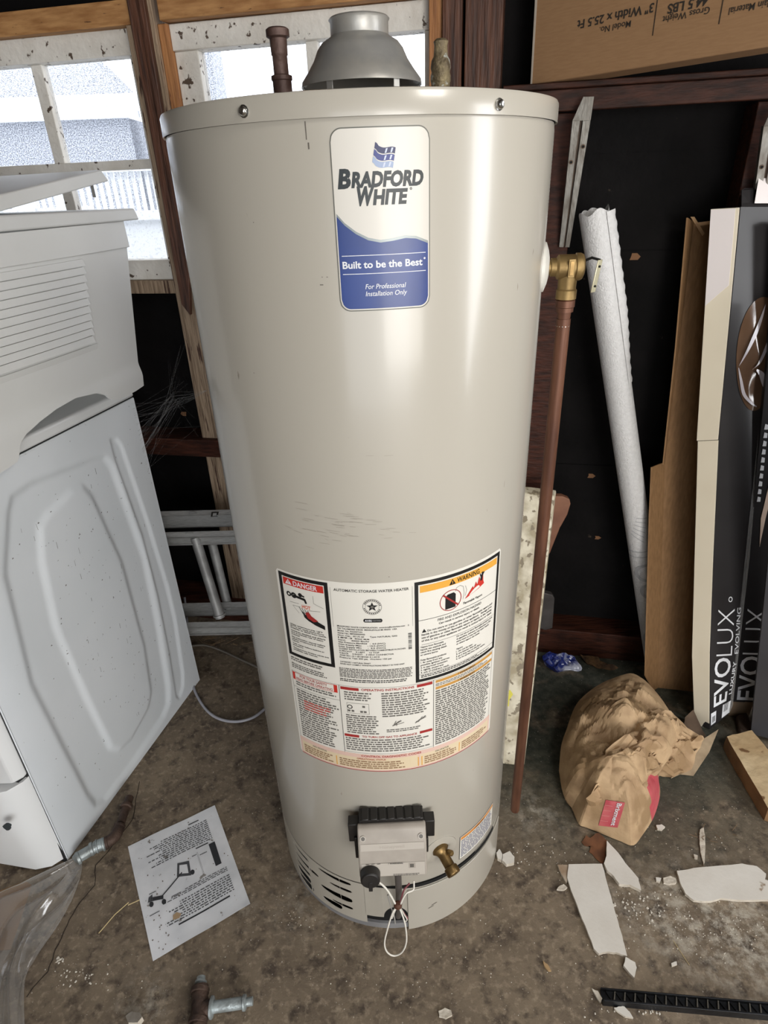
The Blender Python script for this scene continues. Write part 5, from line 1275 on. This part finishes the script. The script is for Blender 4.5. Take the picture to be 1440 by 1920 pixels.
for k in range(1,5): 
    for x in (.12*k,): line2(mb, lambda x_, y_, h: panel(x_, y_, .0008+h), (.02,.2*k),(.42,.2*k), .018, mat('faded_pink_line',(206,130,128),.7), .0)
mb.build('printing', parent=pp, smooth=0)
# crumpled neck of the sack
def crumple(nm, poly, par, seed, h0, amp, m, sc=30):
    P = [atz(u, v, z) for u, v, z in poly]; P = smooth_path(P+[P[0]], 3)[:-1]; P = [q_+noise.noise_vector(q_*55)*.007 for q_ in P]; n = len(P); c = sum(P, V((0,0,0)))/n; K = 14; vs = []
    for j in range(K+1):
        r = j/K
        for i in range(n):
            p = c.lerp(P[i], r); o = V((seed,seed*2.3,0)); qq = V((p.x*.45,p.y*1.1,0)); g = ridge(qq+o, sc)+.5*ridge(qq+o*2, sc*2)
            vs.append(p+V((0,0,h0*(1-r**3)+(g-.5)*amp*min(1,(1-r)*3+.35))))
    base = [V((p.x,p.y,max(.001,p.z-.02))).lerp(V((c.x,c.y,.001)),.12) for p in P]
    fs = [(j*n+i, j*n+(i+1)%n, (j+1)*n+(i+1)%n, (j+1)*n+i) for j in range(K) for i in range(n)]
    vs += base; fs += [(K*n+i, K*n+(i+1)%n, (K+1)*n+(i+1)%n, (K+1)*n+i) for i in range(n)]
    vs = [V((p.x,p.y,max(.001,p.z))) for p in vs]
    mb = MB(); mb.add(vs, fs, m); return mb.build(nm, parent=par, smooth=14) if par else mb.build(nm, smooth=14)
crumple('crumpled_neck', [(1165,1400,.15),(1200,1350,.15),(1232,1330,.13),(1262,1338,.11),(1290,1362,.09),(1312,1378,.07),(1318,1392,.06),(1308,1412,.04),(1296,1440,.02),(1262,1455,.01),(1235,1448,.03),(1190,1440,.09)], sk, 1.3, .012, .042, M_sack, 30)
crumple('crumpled_fold', [(1135,1405,.17),(1190,1372,.17),(1240,1385,.14),(1262,1410,.10),(1240,1440,.09),(1195,1450,.12),(1150,1455,.14)], sk, 4.1, .012, .040, M_sack, 26)
crumple('crumpled_fold', [(1100,1500,.10),(1130,1462,.13),(1185,1440,.12),(1222,1432,.09),(1210,1462,.07),(1165,1482,.09),(1130,1500,.09)], sk, 7.7, .010, .034, M_sack, 28)
mb = MB(); fpts = [(1258,1460,.006),(1300,1400,.03),(1322,1384,.045),(1347,1368,.055),(1330,1410,.03),(1300,1455,.004),(1275,1452,.004)]
FP = [atz(*p) for p in fpts]; mb.prism(FP, Z*.0012, mat('worn_sack_flap',(170,150,122),.8,c2=(140,122,98),scale=30)); mb.build('torn_flap', parent=sk, smooth=0)

# leaf, plaster shards, chips
def chip(name, pts, h, label, cat, m, mside=None, jag=.0015, group=None, n=4, tilt=0, bend=0):
    P = [atz(u, v) for u, v in pts]; Q = []
    for i in range(len(P)):
        for k in range(n):
            p = P[i].lerp(P[(i+1)%len(P)], k/n); j = noise.noise_vector(p*120)*jag; Q.append(V((p.x+j.x, p.y+j.y, 0)))
    c = sum(Q, V((0,0,0)))/len(Q); 
    def zz(p): return .0006+max(0,(p-c).dot(V((.6,.8,0)))*tilt)+bend*abs((p-c).dot(V((1,.2,0))))
    T = [p+Z*(zz(p)+h) for p in Q]; B = [p+Z*zz(p) for p in Q]; mb = MB(); N_ = len(Q)
    mb.add(T+[c+Z*(zz(c)+h)], [(i,(i+1)%N_,N_) for i in range(N_)], m)
    mb.add(B+[c+Z*zz(c)], [((i+1)%N_,i,N_) for i in range(N_)], mside or m)
    mb.add(T+B, [(i,(i+1)%N_,(i+1)%N_+N_,i+N_) for i in range(N_)], mside or m)
    return tag(mb.build(name, smooth=20), label, cat, group or ('plaster pieces scattered on the floor' if cat == 'plaster' else None))
M_plas = mat('white_plaster_board', (226,222,214), .75, c2=(218,213,204), scale=12, spots=(150,128,104), sscale=22, sthr=.70, bump=.1, bscale=60)
M_plasc = mat('broken_plaster', (216,208,194), .9, c2=(190,180,164), scale=40, bump=.5, bscale=80)
chip('plaster_shard', [(1065,1624),(1128,1623),(1135,1650),(1158,1732),(1168,1768),(1175,1796),(1155,1790),(1138,1788),(1122,1792),(1113,1782),(1092,1728),(1070,1672),(1063,1650)], .007, 'long white plasterboard strip lying diagonally below the paper sack', 'plaster', M_plas, M_plasc)
chip('plaster_shard', [(1268,1637),(1310,1630),(1390,1623),(1418,1628),(1435,1642),(1432,1652),(1448,1658),(1470,1680),(1440,1690),(1395,1692),(1350,1688),(1336,1692),(1322,1694),(1300,1692),(1285,1680),(1275,1660)], .007, 'wide white plasterboard piece near the right picture edge', 'plaster', M_plas, M_plasc)
chip('plaster_shard', [(1136,1582),(1152,1598),(1172,1624),(1196,1652),(1201,1674),(1180,1664),(1160,1662),(1150,1648),(1138,1636),(1131,1624),(1136,1610)], .009, 'pointed plaster shard touching the sack bottom', 'plaster', M_plas, M_plasc, tilt=.05)
chip('plaster_shard', [(1045,1624),(1066,1624),(1064,1645),(1062,1658),(1052,1642)], .005, 'small brown-tipped shard left of the long plasterboard strip', 'plaster', mat('brown_plaster_edge',(146,118,90),.8,c2=(196,184,166),scale=20), M_plasc)
chip('plaster_chip', [(1172,1798),(1190,1808),(1193,1818),(1188,1836),(1178,1826),(1168,1814)], .007, 'white chip just beyond the lower end of the long strip', 'plaster', M_plas, M_plasc)
chip('plaster_chip', [(1312,1556),(1319,1553),(1322,1575),(1322,1600),(1319,1624),(1313,1600),(1311,1578)], .003, 'thin pale sliver lying above the wide plasterboard piece', 'plaster', M_plasc, M_plasc)
chip('plaster_chip', [(942,1606),(955,1601),(964,1612),(964,1622),(950,1626),(941,1618)], .010, 'white plaster lump on the floor beside the heater base', 'plaster', M_plas, M_plasc)
chip('plaster_chip', [(936,1597),(941,1606),(940,1618),(932,1614),(930,1604)], .010, 'narrow white chip nearest the heater base', 'plaster', M_plas, M_plasc)
chip('plaster_chip', [(1243,1650),(1256,1646),(1266,1650),(1268,1658),(1255,1661),(1243,1658)], .007, 'white chip touching the left end of the wide piece', 'plaster', M_plasc, M_plasc)
chip('plaster_chip', [(1229,1648),(1238,1649),(1237,1657),(1230,1655)], .006, 'tiny white chip second from the wide piece left end', 'plaster', M_plas, M_plasc)
chip('plaster_chip', [(1230,1550),(1240,1549),(1246,1554),(1240,1559),(1232,1557)], .006, 'small white chip right of the paper sack base', 'plaster', M_plas, M_plasc)
chip('plaster_chip', [(1046,1666),(1056,1660),(1063,1666),(1058,1671),(1044,1670)], .005, 'cream chip left of the long strip upper half', 'plaster', M_plasc, M_plasc)
chip('plaster_chip', [(1150,1892),(1168,1888),(1180,1900),(1186,1912),(1172,1908),(1158,1900)], .005, 'white chip just below the black metal bar', 'plaster', M_plas, M_plasc)
chip('plaster_chip', [(1109,1855),(1120,1860),(1129,1874),(1126,1882),(1116,1868)], .004, 'pale splinter at the left end of the black metal bar', 'plaster', M_plasc, M_plasc)
chip('wood_chip', [(1018,1803),(1026,1810),(1034,1822),(1028,1823),(1020,1812)], .004, 'small tan wood chip right of the heater front', 'wood chip', mat('tan_chip',(176,146,106),.8))
chip('plaster_chip', [(822,1898),(834,1893),(846,1897),(848,1906),(836,1912),(824,1908)], .005, 'pale chip at the bottom picture edge below the heater', 'plaster', M_plasc, M_plasc)
chip('rubble_chip', [(240,1913),(250,1905),(264,1906),(270,1914),(262,1925),(244,1925)], .016, 'grey-white lump at the bottom edge left of the pipe tee', 'rubble', mat('grey_lump',(150,146,138),.8,c2=(104,92,80),scale=30), M_plasc)
chip('plaster_chip', [(1258,1808),(1268,1805),(1269,1811),(1260,1814)], .004, 'small white chip above the middle of the black bar', 'plaster', M_plas, M_plasc)
chip('plaster_chip', [(1300,1603),(1308,1606),(1308,1612),(1301,1611)], .004, 'small tan chip left of the thin pale sliver', 'plaster', M_plasc, M_plasc)
chip('dead_leaf', [(1090,1580),(1098,1569),(1108,1573),(1118,1566),(1128,1570),(1138,1580),(1136,1592),(1134,1606),(1130,1620),(1122,1616),(1112,1606),(1104,1598),(1106,1588),(1098,1586)], .0012, 'brown curled dead leaf at the bottom of the paper sack', 'leaf', mat('dead_leaf_brown',(126,82,52),.7,c2=(92,58,36),scale=30), tilt=.25, jag=.004)
mb = MB(); P = [(1018,1228,.03),(1030,1222,.035),(1052,1226,.03),(1070,1228,.03),(1085,1240,.02),(1089,1258,.004),(1070,1256,.006),(1045,1258,.01),(1035,1250,.02),(1020,1238,.02)]
M_blw = mat('blue_white_wrapper', (34,48,120), .3, c2=(196,200,216), scale=22, detail=2, lo=.5, hi=.62, coat=.4)
tag(crumple('candy_wrapper', P, None, 2.2, .010, .016, M_blw, 60), 'crumpled blue and white wrapper on the floor against the wall sill', 'wrapper')
tag(crumple('wood_debris', [(1088,1232,.012),(1110,1230,.02),(1135,1242,.018),(1160,1252,.008),(1140,1255,.004),(1110,1248,.004)], None, 5.2, .006, .014, mat('tan_debris',(120,92,62),.9,c2=(60,44,32),scale=40), 60), 'tan crumbled wood debris beside the blue wrapper', 'debris')
# loose crumbs: nobody could count them
mb = MB(); rr = random.Random(21); M_crumb = mat('plaster_crumbs', (212,206,194), .85)
def crumbs(n, cu, cv, su, sv, smin, smax):
    for k in range(n):
        u, v = rr.gauss(cu, su), rr.gauss(cv, sv)
        if not (480 < v < 1915) or u > 1440 or u < 0: continue
        p = atz(u, v); 
        if (p-TX).length < .275 or p.y > 1.5: continue
        s = rr.uniform(smin, smax); a = rr.random()*6.3
        pts = [p+V((math.cos(a+t)*s*rr.uniform(.6,1.2), math.sin(a+t)*s*rr.uniform(.6,1.2), .0004)) for t in (0,1.3,2.6,3.9,5.1)]
        top_ = [q.lerp(p, .3)+Z*s*.8 for q in pts]
        mb.add(pts+top_, [(0,1,6,5),(1,2,7,6),(2,3,8,7),(3,4,9,8),(4,0,5,9),(5,6,7,8,9)], M_crumb)
crumbs(50,1015,1610,40,20,.0006,.002); crumbs(90,1200,1700,45,18,.0006,.003); crumbs(160,1330,1740,70,28,.0005,.0018); crumbs(70,1250,1570,90,40,.0005,.0016)
crumbs(60,145,1830,24,12,.0005,.0022); crumbs(20,112,1800,6,4,.0008,.003); crumbs(120,700,1830,330,50,.0004,.0014); crumbs(60,420,1480,70,70,.0004,.0012); crumbs(40,1180,1890,40,14,.0006,.003); crumbs(40,560,1720,25,25,.0005,.0015)
crumbs(30,900,1780,80,50,.0004,.0016)
tag(mb.build('plaster_crumbs', smooth=0), 'white plaster crumbs scattered over the floor', 'crumbs', kind='stuff')
mb = MB()
for a, b in (((1262,1763,.002),(1293,1810,.002)),): mb.tube([atz(*a),atz(*b)], .0006, mat('pale_straw',(196,176,130),.6), seg=6)
tag(mb.build('grass_stem', smooth=0), 'thin pale stem on the floor above the black bar', 'straw')
mb = MB(); mb.tube([atz(185,1750,.003),atz(215,1715,.006),atz(241,1692,.012)], .0010, mat('pale_straw',(196,176,130),.6), seg=6); mb.tube([atz(240,1697,.004),atz(262,1687,.003)], .0010, mat('pale_straw',(196,176,130),.6), seg=6)
tag(mb.build('bent_straw', smooth=0), 'bent yellow straw stalk left of the printed sheet', 'straw')
mb = MB()
for k in range(12):
    p = atz(1335+rr.uniform(-30,40), 1565+rr.uniform(-12,12), .002); mb.tube([p, p+V((rr.uniform(-.02,.02),rr.uniform(-.02,.02),.003))], .0006, mat('dry_twig',(120,96,70),.8), seg=5)
tag(mb.build('root_fibres', smooth=0), 'dark dry root fibres right of the thin pale sliver', 'twigs', kind='stuff')
mb = MB(); mb.grid(lambda u, v: (lambda p: p+Z*(.0008+.004*abs(noise.noise(p*150))))(atz(1335+(u-.5)*40*(1-.3*v), 1566+(v-.5)*16)), 6, 4, mat('tan_debris',(120,92,62),.9), thick=.0005)

# black slotted steel bar at the bottom right
M_bar = mat('black_steel', (26,27,30), .4, metal=.5, c2=(44,46,50), scale=20, bump=.1)
b0, b1 = atz(1130,1886), atz(1560,1925); bd2 = (b1-b0); bd2.z = 0; BLN = bd2.length; bd2.normalize(); bp2 = V((-bd2.y,bd2.x,0))
br = empty('steel_bar', (b0+b1)/2, 'black slotted steel angle bar lying at the bottom right', 'bar')
mb = MB()
mb.box(b0+bd2*BLN/2+bp2*.0015+Z*.010, (BLN/2,.0015,.010), M_bar, ax=(bd2,bp2,Z)); mb.box(b0+bd2*BLN/2+bp2*.0125+Z*.0015, (BLN/2,.012,.0015), M_bar, ax=(bd2,bp2,Z))
mb.box(b0+bd2*BLN/2+bp2*.0245+Z*.006, (BLN/2,.0012,.006), M_bar, ax=(bd2,bp2,Z)); mb.build('angle', parent=br, bevel=.0006)
k = 0; t = .016
while t < BLN-.01:
    mb = MB(); c = b0+bd2*t+bp2*.013+Z*.004
    mb.box(c, (.0013,.0115,.0018), M_bar, ax=((bd2+bp2*.6).normalized(),(bp2-bd2*.6).normalized(),Z)); mb.box(c+bd2*.008, (.0013,.0115,.0018), mat('worn_steel',(120,116,108),.45,metal=.4), ax=((bd2-bp2*.3).normalized(),(bp2+bd2*.3).normalized(),Z)); mb.build('rung', parent=br, bevel=.0004); t += .019; k += 1

# printed sheet
M_sheet = mat('dirty_white_paper', (234,236,240), .7, c2=(216,219,224), scale=16, spots=(140,136,132), sscale=38, sthr=.66)
pc = [atz(240,1588),atz(403,1511),atz(470,1697),atz(287,1803)]   # corners: far left, far right, near right, near left
ps = empty('printed_sheet', sum(pc, V((0,0,0)))/4, 'dirty white sheet of instructions lying on the floor before the dryer', 'paper')
def sh2(x, y, h=0): # x 0..1 left->right, y 0..1 near->far
    p = (pc[3]*(1-x)+pc[2]*x)*(1-y)+(pc[0]*(1-x)+pc[1]*x)*y
    return V((p.x, p.y, .0015+h+.0015*math.sin(x*5+y*3)**2+.003*sst(.06,0,y)*x))
mb = MB(); mb.grid(lambda u, v: sh2(u, v), 16, 20, M_sheet, thick=.0003); mb.build('paper', parent=ps, smooth=60)
mb = MB(); rs = random.Random(4); M_pr = mat('faded_black_print', (72,74,78), .6); M_pr2 = mat('dark_print', (44,46,50), .6)
fs_ = lambda x, y, h: sh2(x, y, h)
def pstrip(x0, y0, x1, y1, m=M_pr): strip(mb, fs_, x0, y0, x1, y1, m, .0006, step=.08)
def plines(x0, x1, ya, yb, n, rag=.3):
    p = (yb-ya)/n
    for k in range(n):
        y = ya+p*k; x = x1; end = x0+(x1-x0)*rs.random()*rag
        while x > end:
            w = rs.uniform(.012,.05); e = max(x-w, end); pstrip(e, y, x, y+p*.42); x = e-.012
plines(.14,.90,.175,.330,8); plines(.14,.90,.355,.400,3,.6); plines(.12,.86,.70,.91,11); pstrip(.30,.140,.84,.152,M_pr2)
pstrip(.66,.925,.78,.935); 
poly2(mb, fs_, [(.80,.44),(.865,.44),(.870,.66),(.800,.66)], M_pr2, .0007)
pstrip(.66,.672,.80,.682,M_pr2); pstrip(.655,.43,.657,.64); pstrip(.665,.43,.667,.64)
poly2(mb, fs_, [(.40,.52),(.54,.47),(.56,.60),(.44,.63)], M_pr, .0007); poly2(mb, fs_, [(.43,.535),(.52,.50),(.53,.58),(.455,.605)], M_sheet, .0009); ring2(mb, fs_, (.56,.49), .0,.022, M_pr2, .0009)
line2(mb, fs_, (.46,.535),(.20,.42), .010, M_pr2, .0010); poly2(mb, fs_, [(.10,.43),(.22,.40),(.23,.43),(.11,.46)], M_pr2, .0008); ring2(mb, fs_, (.10,.405), .0,.022, M_pr2, .0009); ring2(mb, fs_, (.22,.375), .0,.022, M_pr2, .0009)
poly2(mb, fs_, [(.07,.43),(.12,.43),(.13,.48),(.09,.47)], M_pr, .0008)
for x, y, w in ((.10,.49,.07),(.06,.32,.10),(.30,.38,.10),(.60,.62,.05),(.68,.60,.08)): pstrip(x, y, x+w, y+.006)
mb.build('printing', parent=ps, smooth=0)
mb = MB(); rs = random.Random(8)
for k in range(60):
    x, y = rs.gauss(.15,.1) if k%2 else rs.random(), rs.random(); 
    if not (.02 < x < .96 and .02 < y < .97): continue
    r = rs.uniform(.003,.010); poly2(mb, fs_, [(x+r*math.cos(a)*rs.uniform(.5,1.2), y+r*math.sin(a)*rs.uniform(.4,1)) for a in (0,.9,1.9,2.9,4,5.1)], mat('mud_fleck',(120,112,104),.9), .0011)
poly2(mb, fs_, [(.26,.20),(.32,.19),(.35,.215),(.31,.245),(.27,.235)], mat('rust_stain',(176,150,118),.9), .0012)
tag(mb.build('dirt_marks', parent=ps, smooth=0), kind='stuff')

# old pipe pieces
M_ironr = mat('rusty_iron', (52,40,35), .6, metal=.3, c2=(84,66,56), scale=40, bump=.3)
M_galp = mat('galvanised_pipe', (140,146,146), .45, metal=.5, c2=(176,186,188), scale=50, bump=.2)
pl = empty('pipe_run', atz(190,1570,.02), 'run of rusty iron and galvanised pipe fittings along the dryer base', 'pipe')
q = lambda u, v, z=.018: atz(u, v, z)
def seg_pipe(nm, par, pts, r, m, collars=(), cm=None):
    mb = MB(); mb.tube(smooth_path(pts, 6), r, m, seg=18); o = mb.build(nm, parent=par, smooth=50)
    for c, d, rr_, ln in collars:
        mb = MB(); mb.lathe([(rr_*.88,-ln/2),(rr_,-ln/2+.0012),(rr_,ln/2-.0012),(rr_*.88,ln/2)], c, cm or m, ax=d, seg=18); mb.build('collar', parent=o, smooth=40)
    return o
d1 = (q(225,1545)-q(238,1508)).normalized()
seg_pipe('iron_nipple', pl, [q(243,1495),q(236,1515),q(226,1545)], .0105, M_ironr, [(q(237,1512),d1,.0150,.010),(q(224,1550),d1,.0140,.008)])
seg_pipe('iron_elbow', pl, [q(225,1548),q(217,1566),q(205,1577),q(196,1582)], .0135, M_ironr, [(q(200,1580),V((.9,.35,0)),.0150,.008)])
seg_pipe('steel_coupling', pl, [q(198,1581),q(186,1585),q(178,1589)], .0140, M_galp, [(q(194,1583),V((.9,.4,0)),.0158,.006),(q(182,1587),V((.9,.4,0)),.0158,.005)])
seg_pipe('steel_elbow', pl, [q(180,1588),q(165,1597),q(150,1606),q(143,1613)], .0130, M_galp, [(q(172,1592),V((.9,.45,0)),.0155,.008),(q(147,1609),V((.8,.6,0)),.0150,.008)])
pt = empty('pipe_tee', atz(375,1890,.02), 'rusty pipe tee with a galvanised nipple at the bottom left', 'pipe')
seg_pipe('tee_body', pt, [q(376,1850),q(374,1885),q(371,1925)], .0155, M_ironr, [(q(375,1858),V((0,1,0)),.0180,.010),(q(371,1915),V((0,1,0)),.0180,.010)])
seg_pipe('steel_stub', pt, [q(377,1832),q(376,1850)], .0085, M_galp, [(q(376.5,1842),V((0,1,0)),.0115,.006)])
seg_pipe('branch', pt, [q(380,1892),q(398,1890)], .0150, M_ironr, [(q(397,1889),V((1,0,0)),.0185,.006)], M_galp)
seg_pipe('steel_nipple', pt, [q(396,1889),q(430,1884),q(462,1879)], .0105, M_galp, [(q(458,1880),V((1,.05,0)),.0135,.007)])
seg_pipe('steel_end', pt, [q(462,1879),q(474,1877)], .0075, M_galp)

# clear plastic sheeting, bottom left
def film_mat():
    m = bpy.data.materials.new('clear_plastic_film'); m.use_nodes = True; n, l = m.node_tree.nodes, m.node_tree.links; n.clear()
    out = n.new('ShaderNodeOutputMaterial'); tr = n.new('ShaderNodeBsdfTransparent'); gl = n.new('ShaderNodeBsdfGlossy'); df = n.new('ShaderNodeBsdfDiffuse')
    gl.inputs['Roughness'].default_value = .12; df.inputs[0].default_value = lin((206,203,198)); a = n.new('ShaderNodeMixShader'); b = n.new('ShaderNodeMixShader')
    lw = n.new('ShaderNodeLayerWeight'); lw.inputs[0].default_value = .35; mr = n.new('ShaderNodeMapRange'); l.new(lw.outputs['Facing'], mr.inputs[0]); mr.inputs[3].default_value = .22; mr.inputs[4].default_value = .85
    a.inputs[0].default_value = .35; l.new(df.outputs[0], a.inputs[1]); l.new(gl.outputs[0], a.inputs[2]); l.new(mr.outputs[0], b.inputs[0]); l.new(tr.outputs[0], b.inputs[1]); l.new(a.outputs[0], b.inputs[2]); l.new(b.outputs[0], out.inputs[0])
    return m
M_clear = film_mat()
left = [(140,1612),(95,1632),(40,1658),(-20,1690),(-40,1760),(-40,1850),(-40,1930)]; right = [(155,1622),(150,1650),(133,1695),(108,1740),(70,1795),(48,1840),(48,1930)]
LP_ = smooth_path([(a,b,0) for a,b in left], 8); RP_ = smooth_path([(a,b,0) for a,b in right], 8); nn_ = len(LP_)-1
def filmf(u, v):
    i = min(nn_, int(round(v*nn_))); a, b = LP_[i], RP_[i]; uu, vv = a.x+(b.x-a.x)*u, a.y+(b.y-a.y)*u; p = atz(uu, vv)
    fold = .010*abs(math.sin(u*9+v*5))**.6+.008*abs(noise.noise(V((p.x*18,p.y*7,0))))+.012*math.exp(-((u-.62-.15*v)/.05)**2)
    if (p.x > -.95 and (p-SA).dot(SN) > -.66 and (p-SA).dot(SD) < .70): fold = min(fold, .008)
    return p+Z*(.001+fold*(1 if .02 < u < .98 else .35))
mb = MB(); mb.grid(filmf, 60, nn_, M_clear); tag(mb.build('plastic_sheeting', smooth=60), 'clear crumpled plastic sheeting on the floor at the lower left', 'plastic sheet')
# plank under the plastic
mb = MB(); P = [atz(0,1670),atz(48,1652),atz(60,1660),atz(20,1780),atz(-60,1790),atz(-60,1680)]
mb.prism(P, Z*.0006, mat('tan_card_scrap',(150,118,84),.8,c2=(132,100,68),scale=12)); tag(mb.build('cardboard_scrap', smooth=0), 'flat tan cardboard scrap beneath the clear plastic sheeting', 'cardboard')
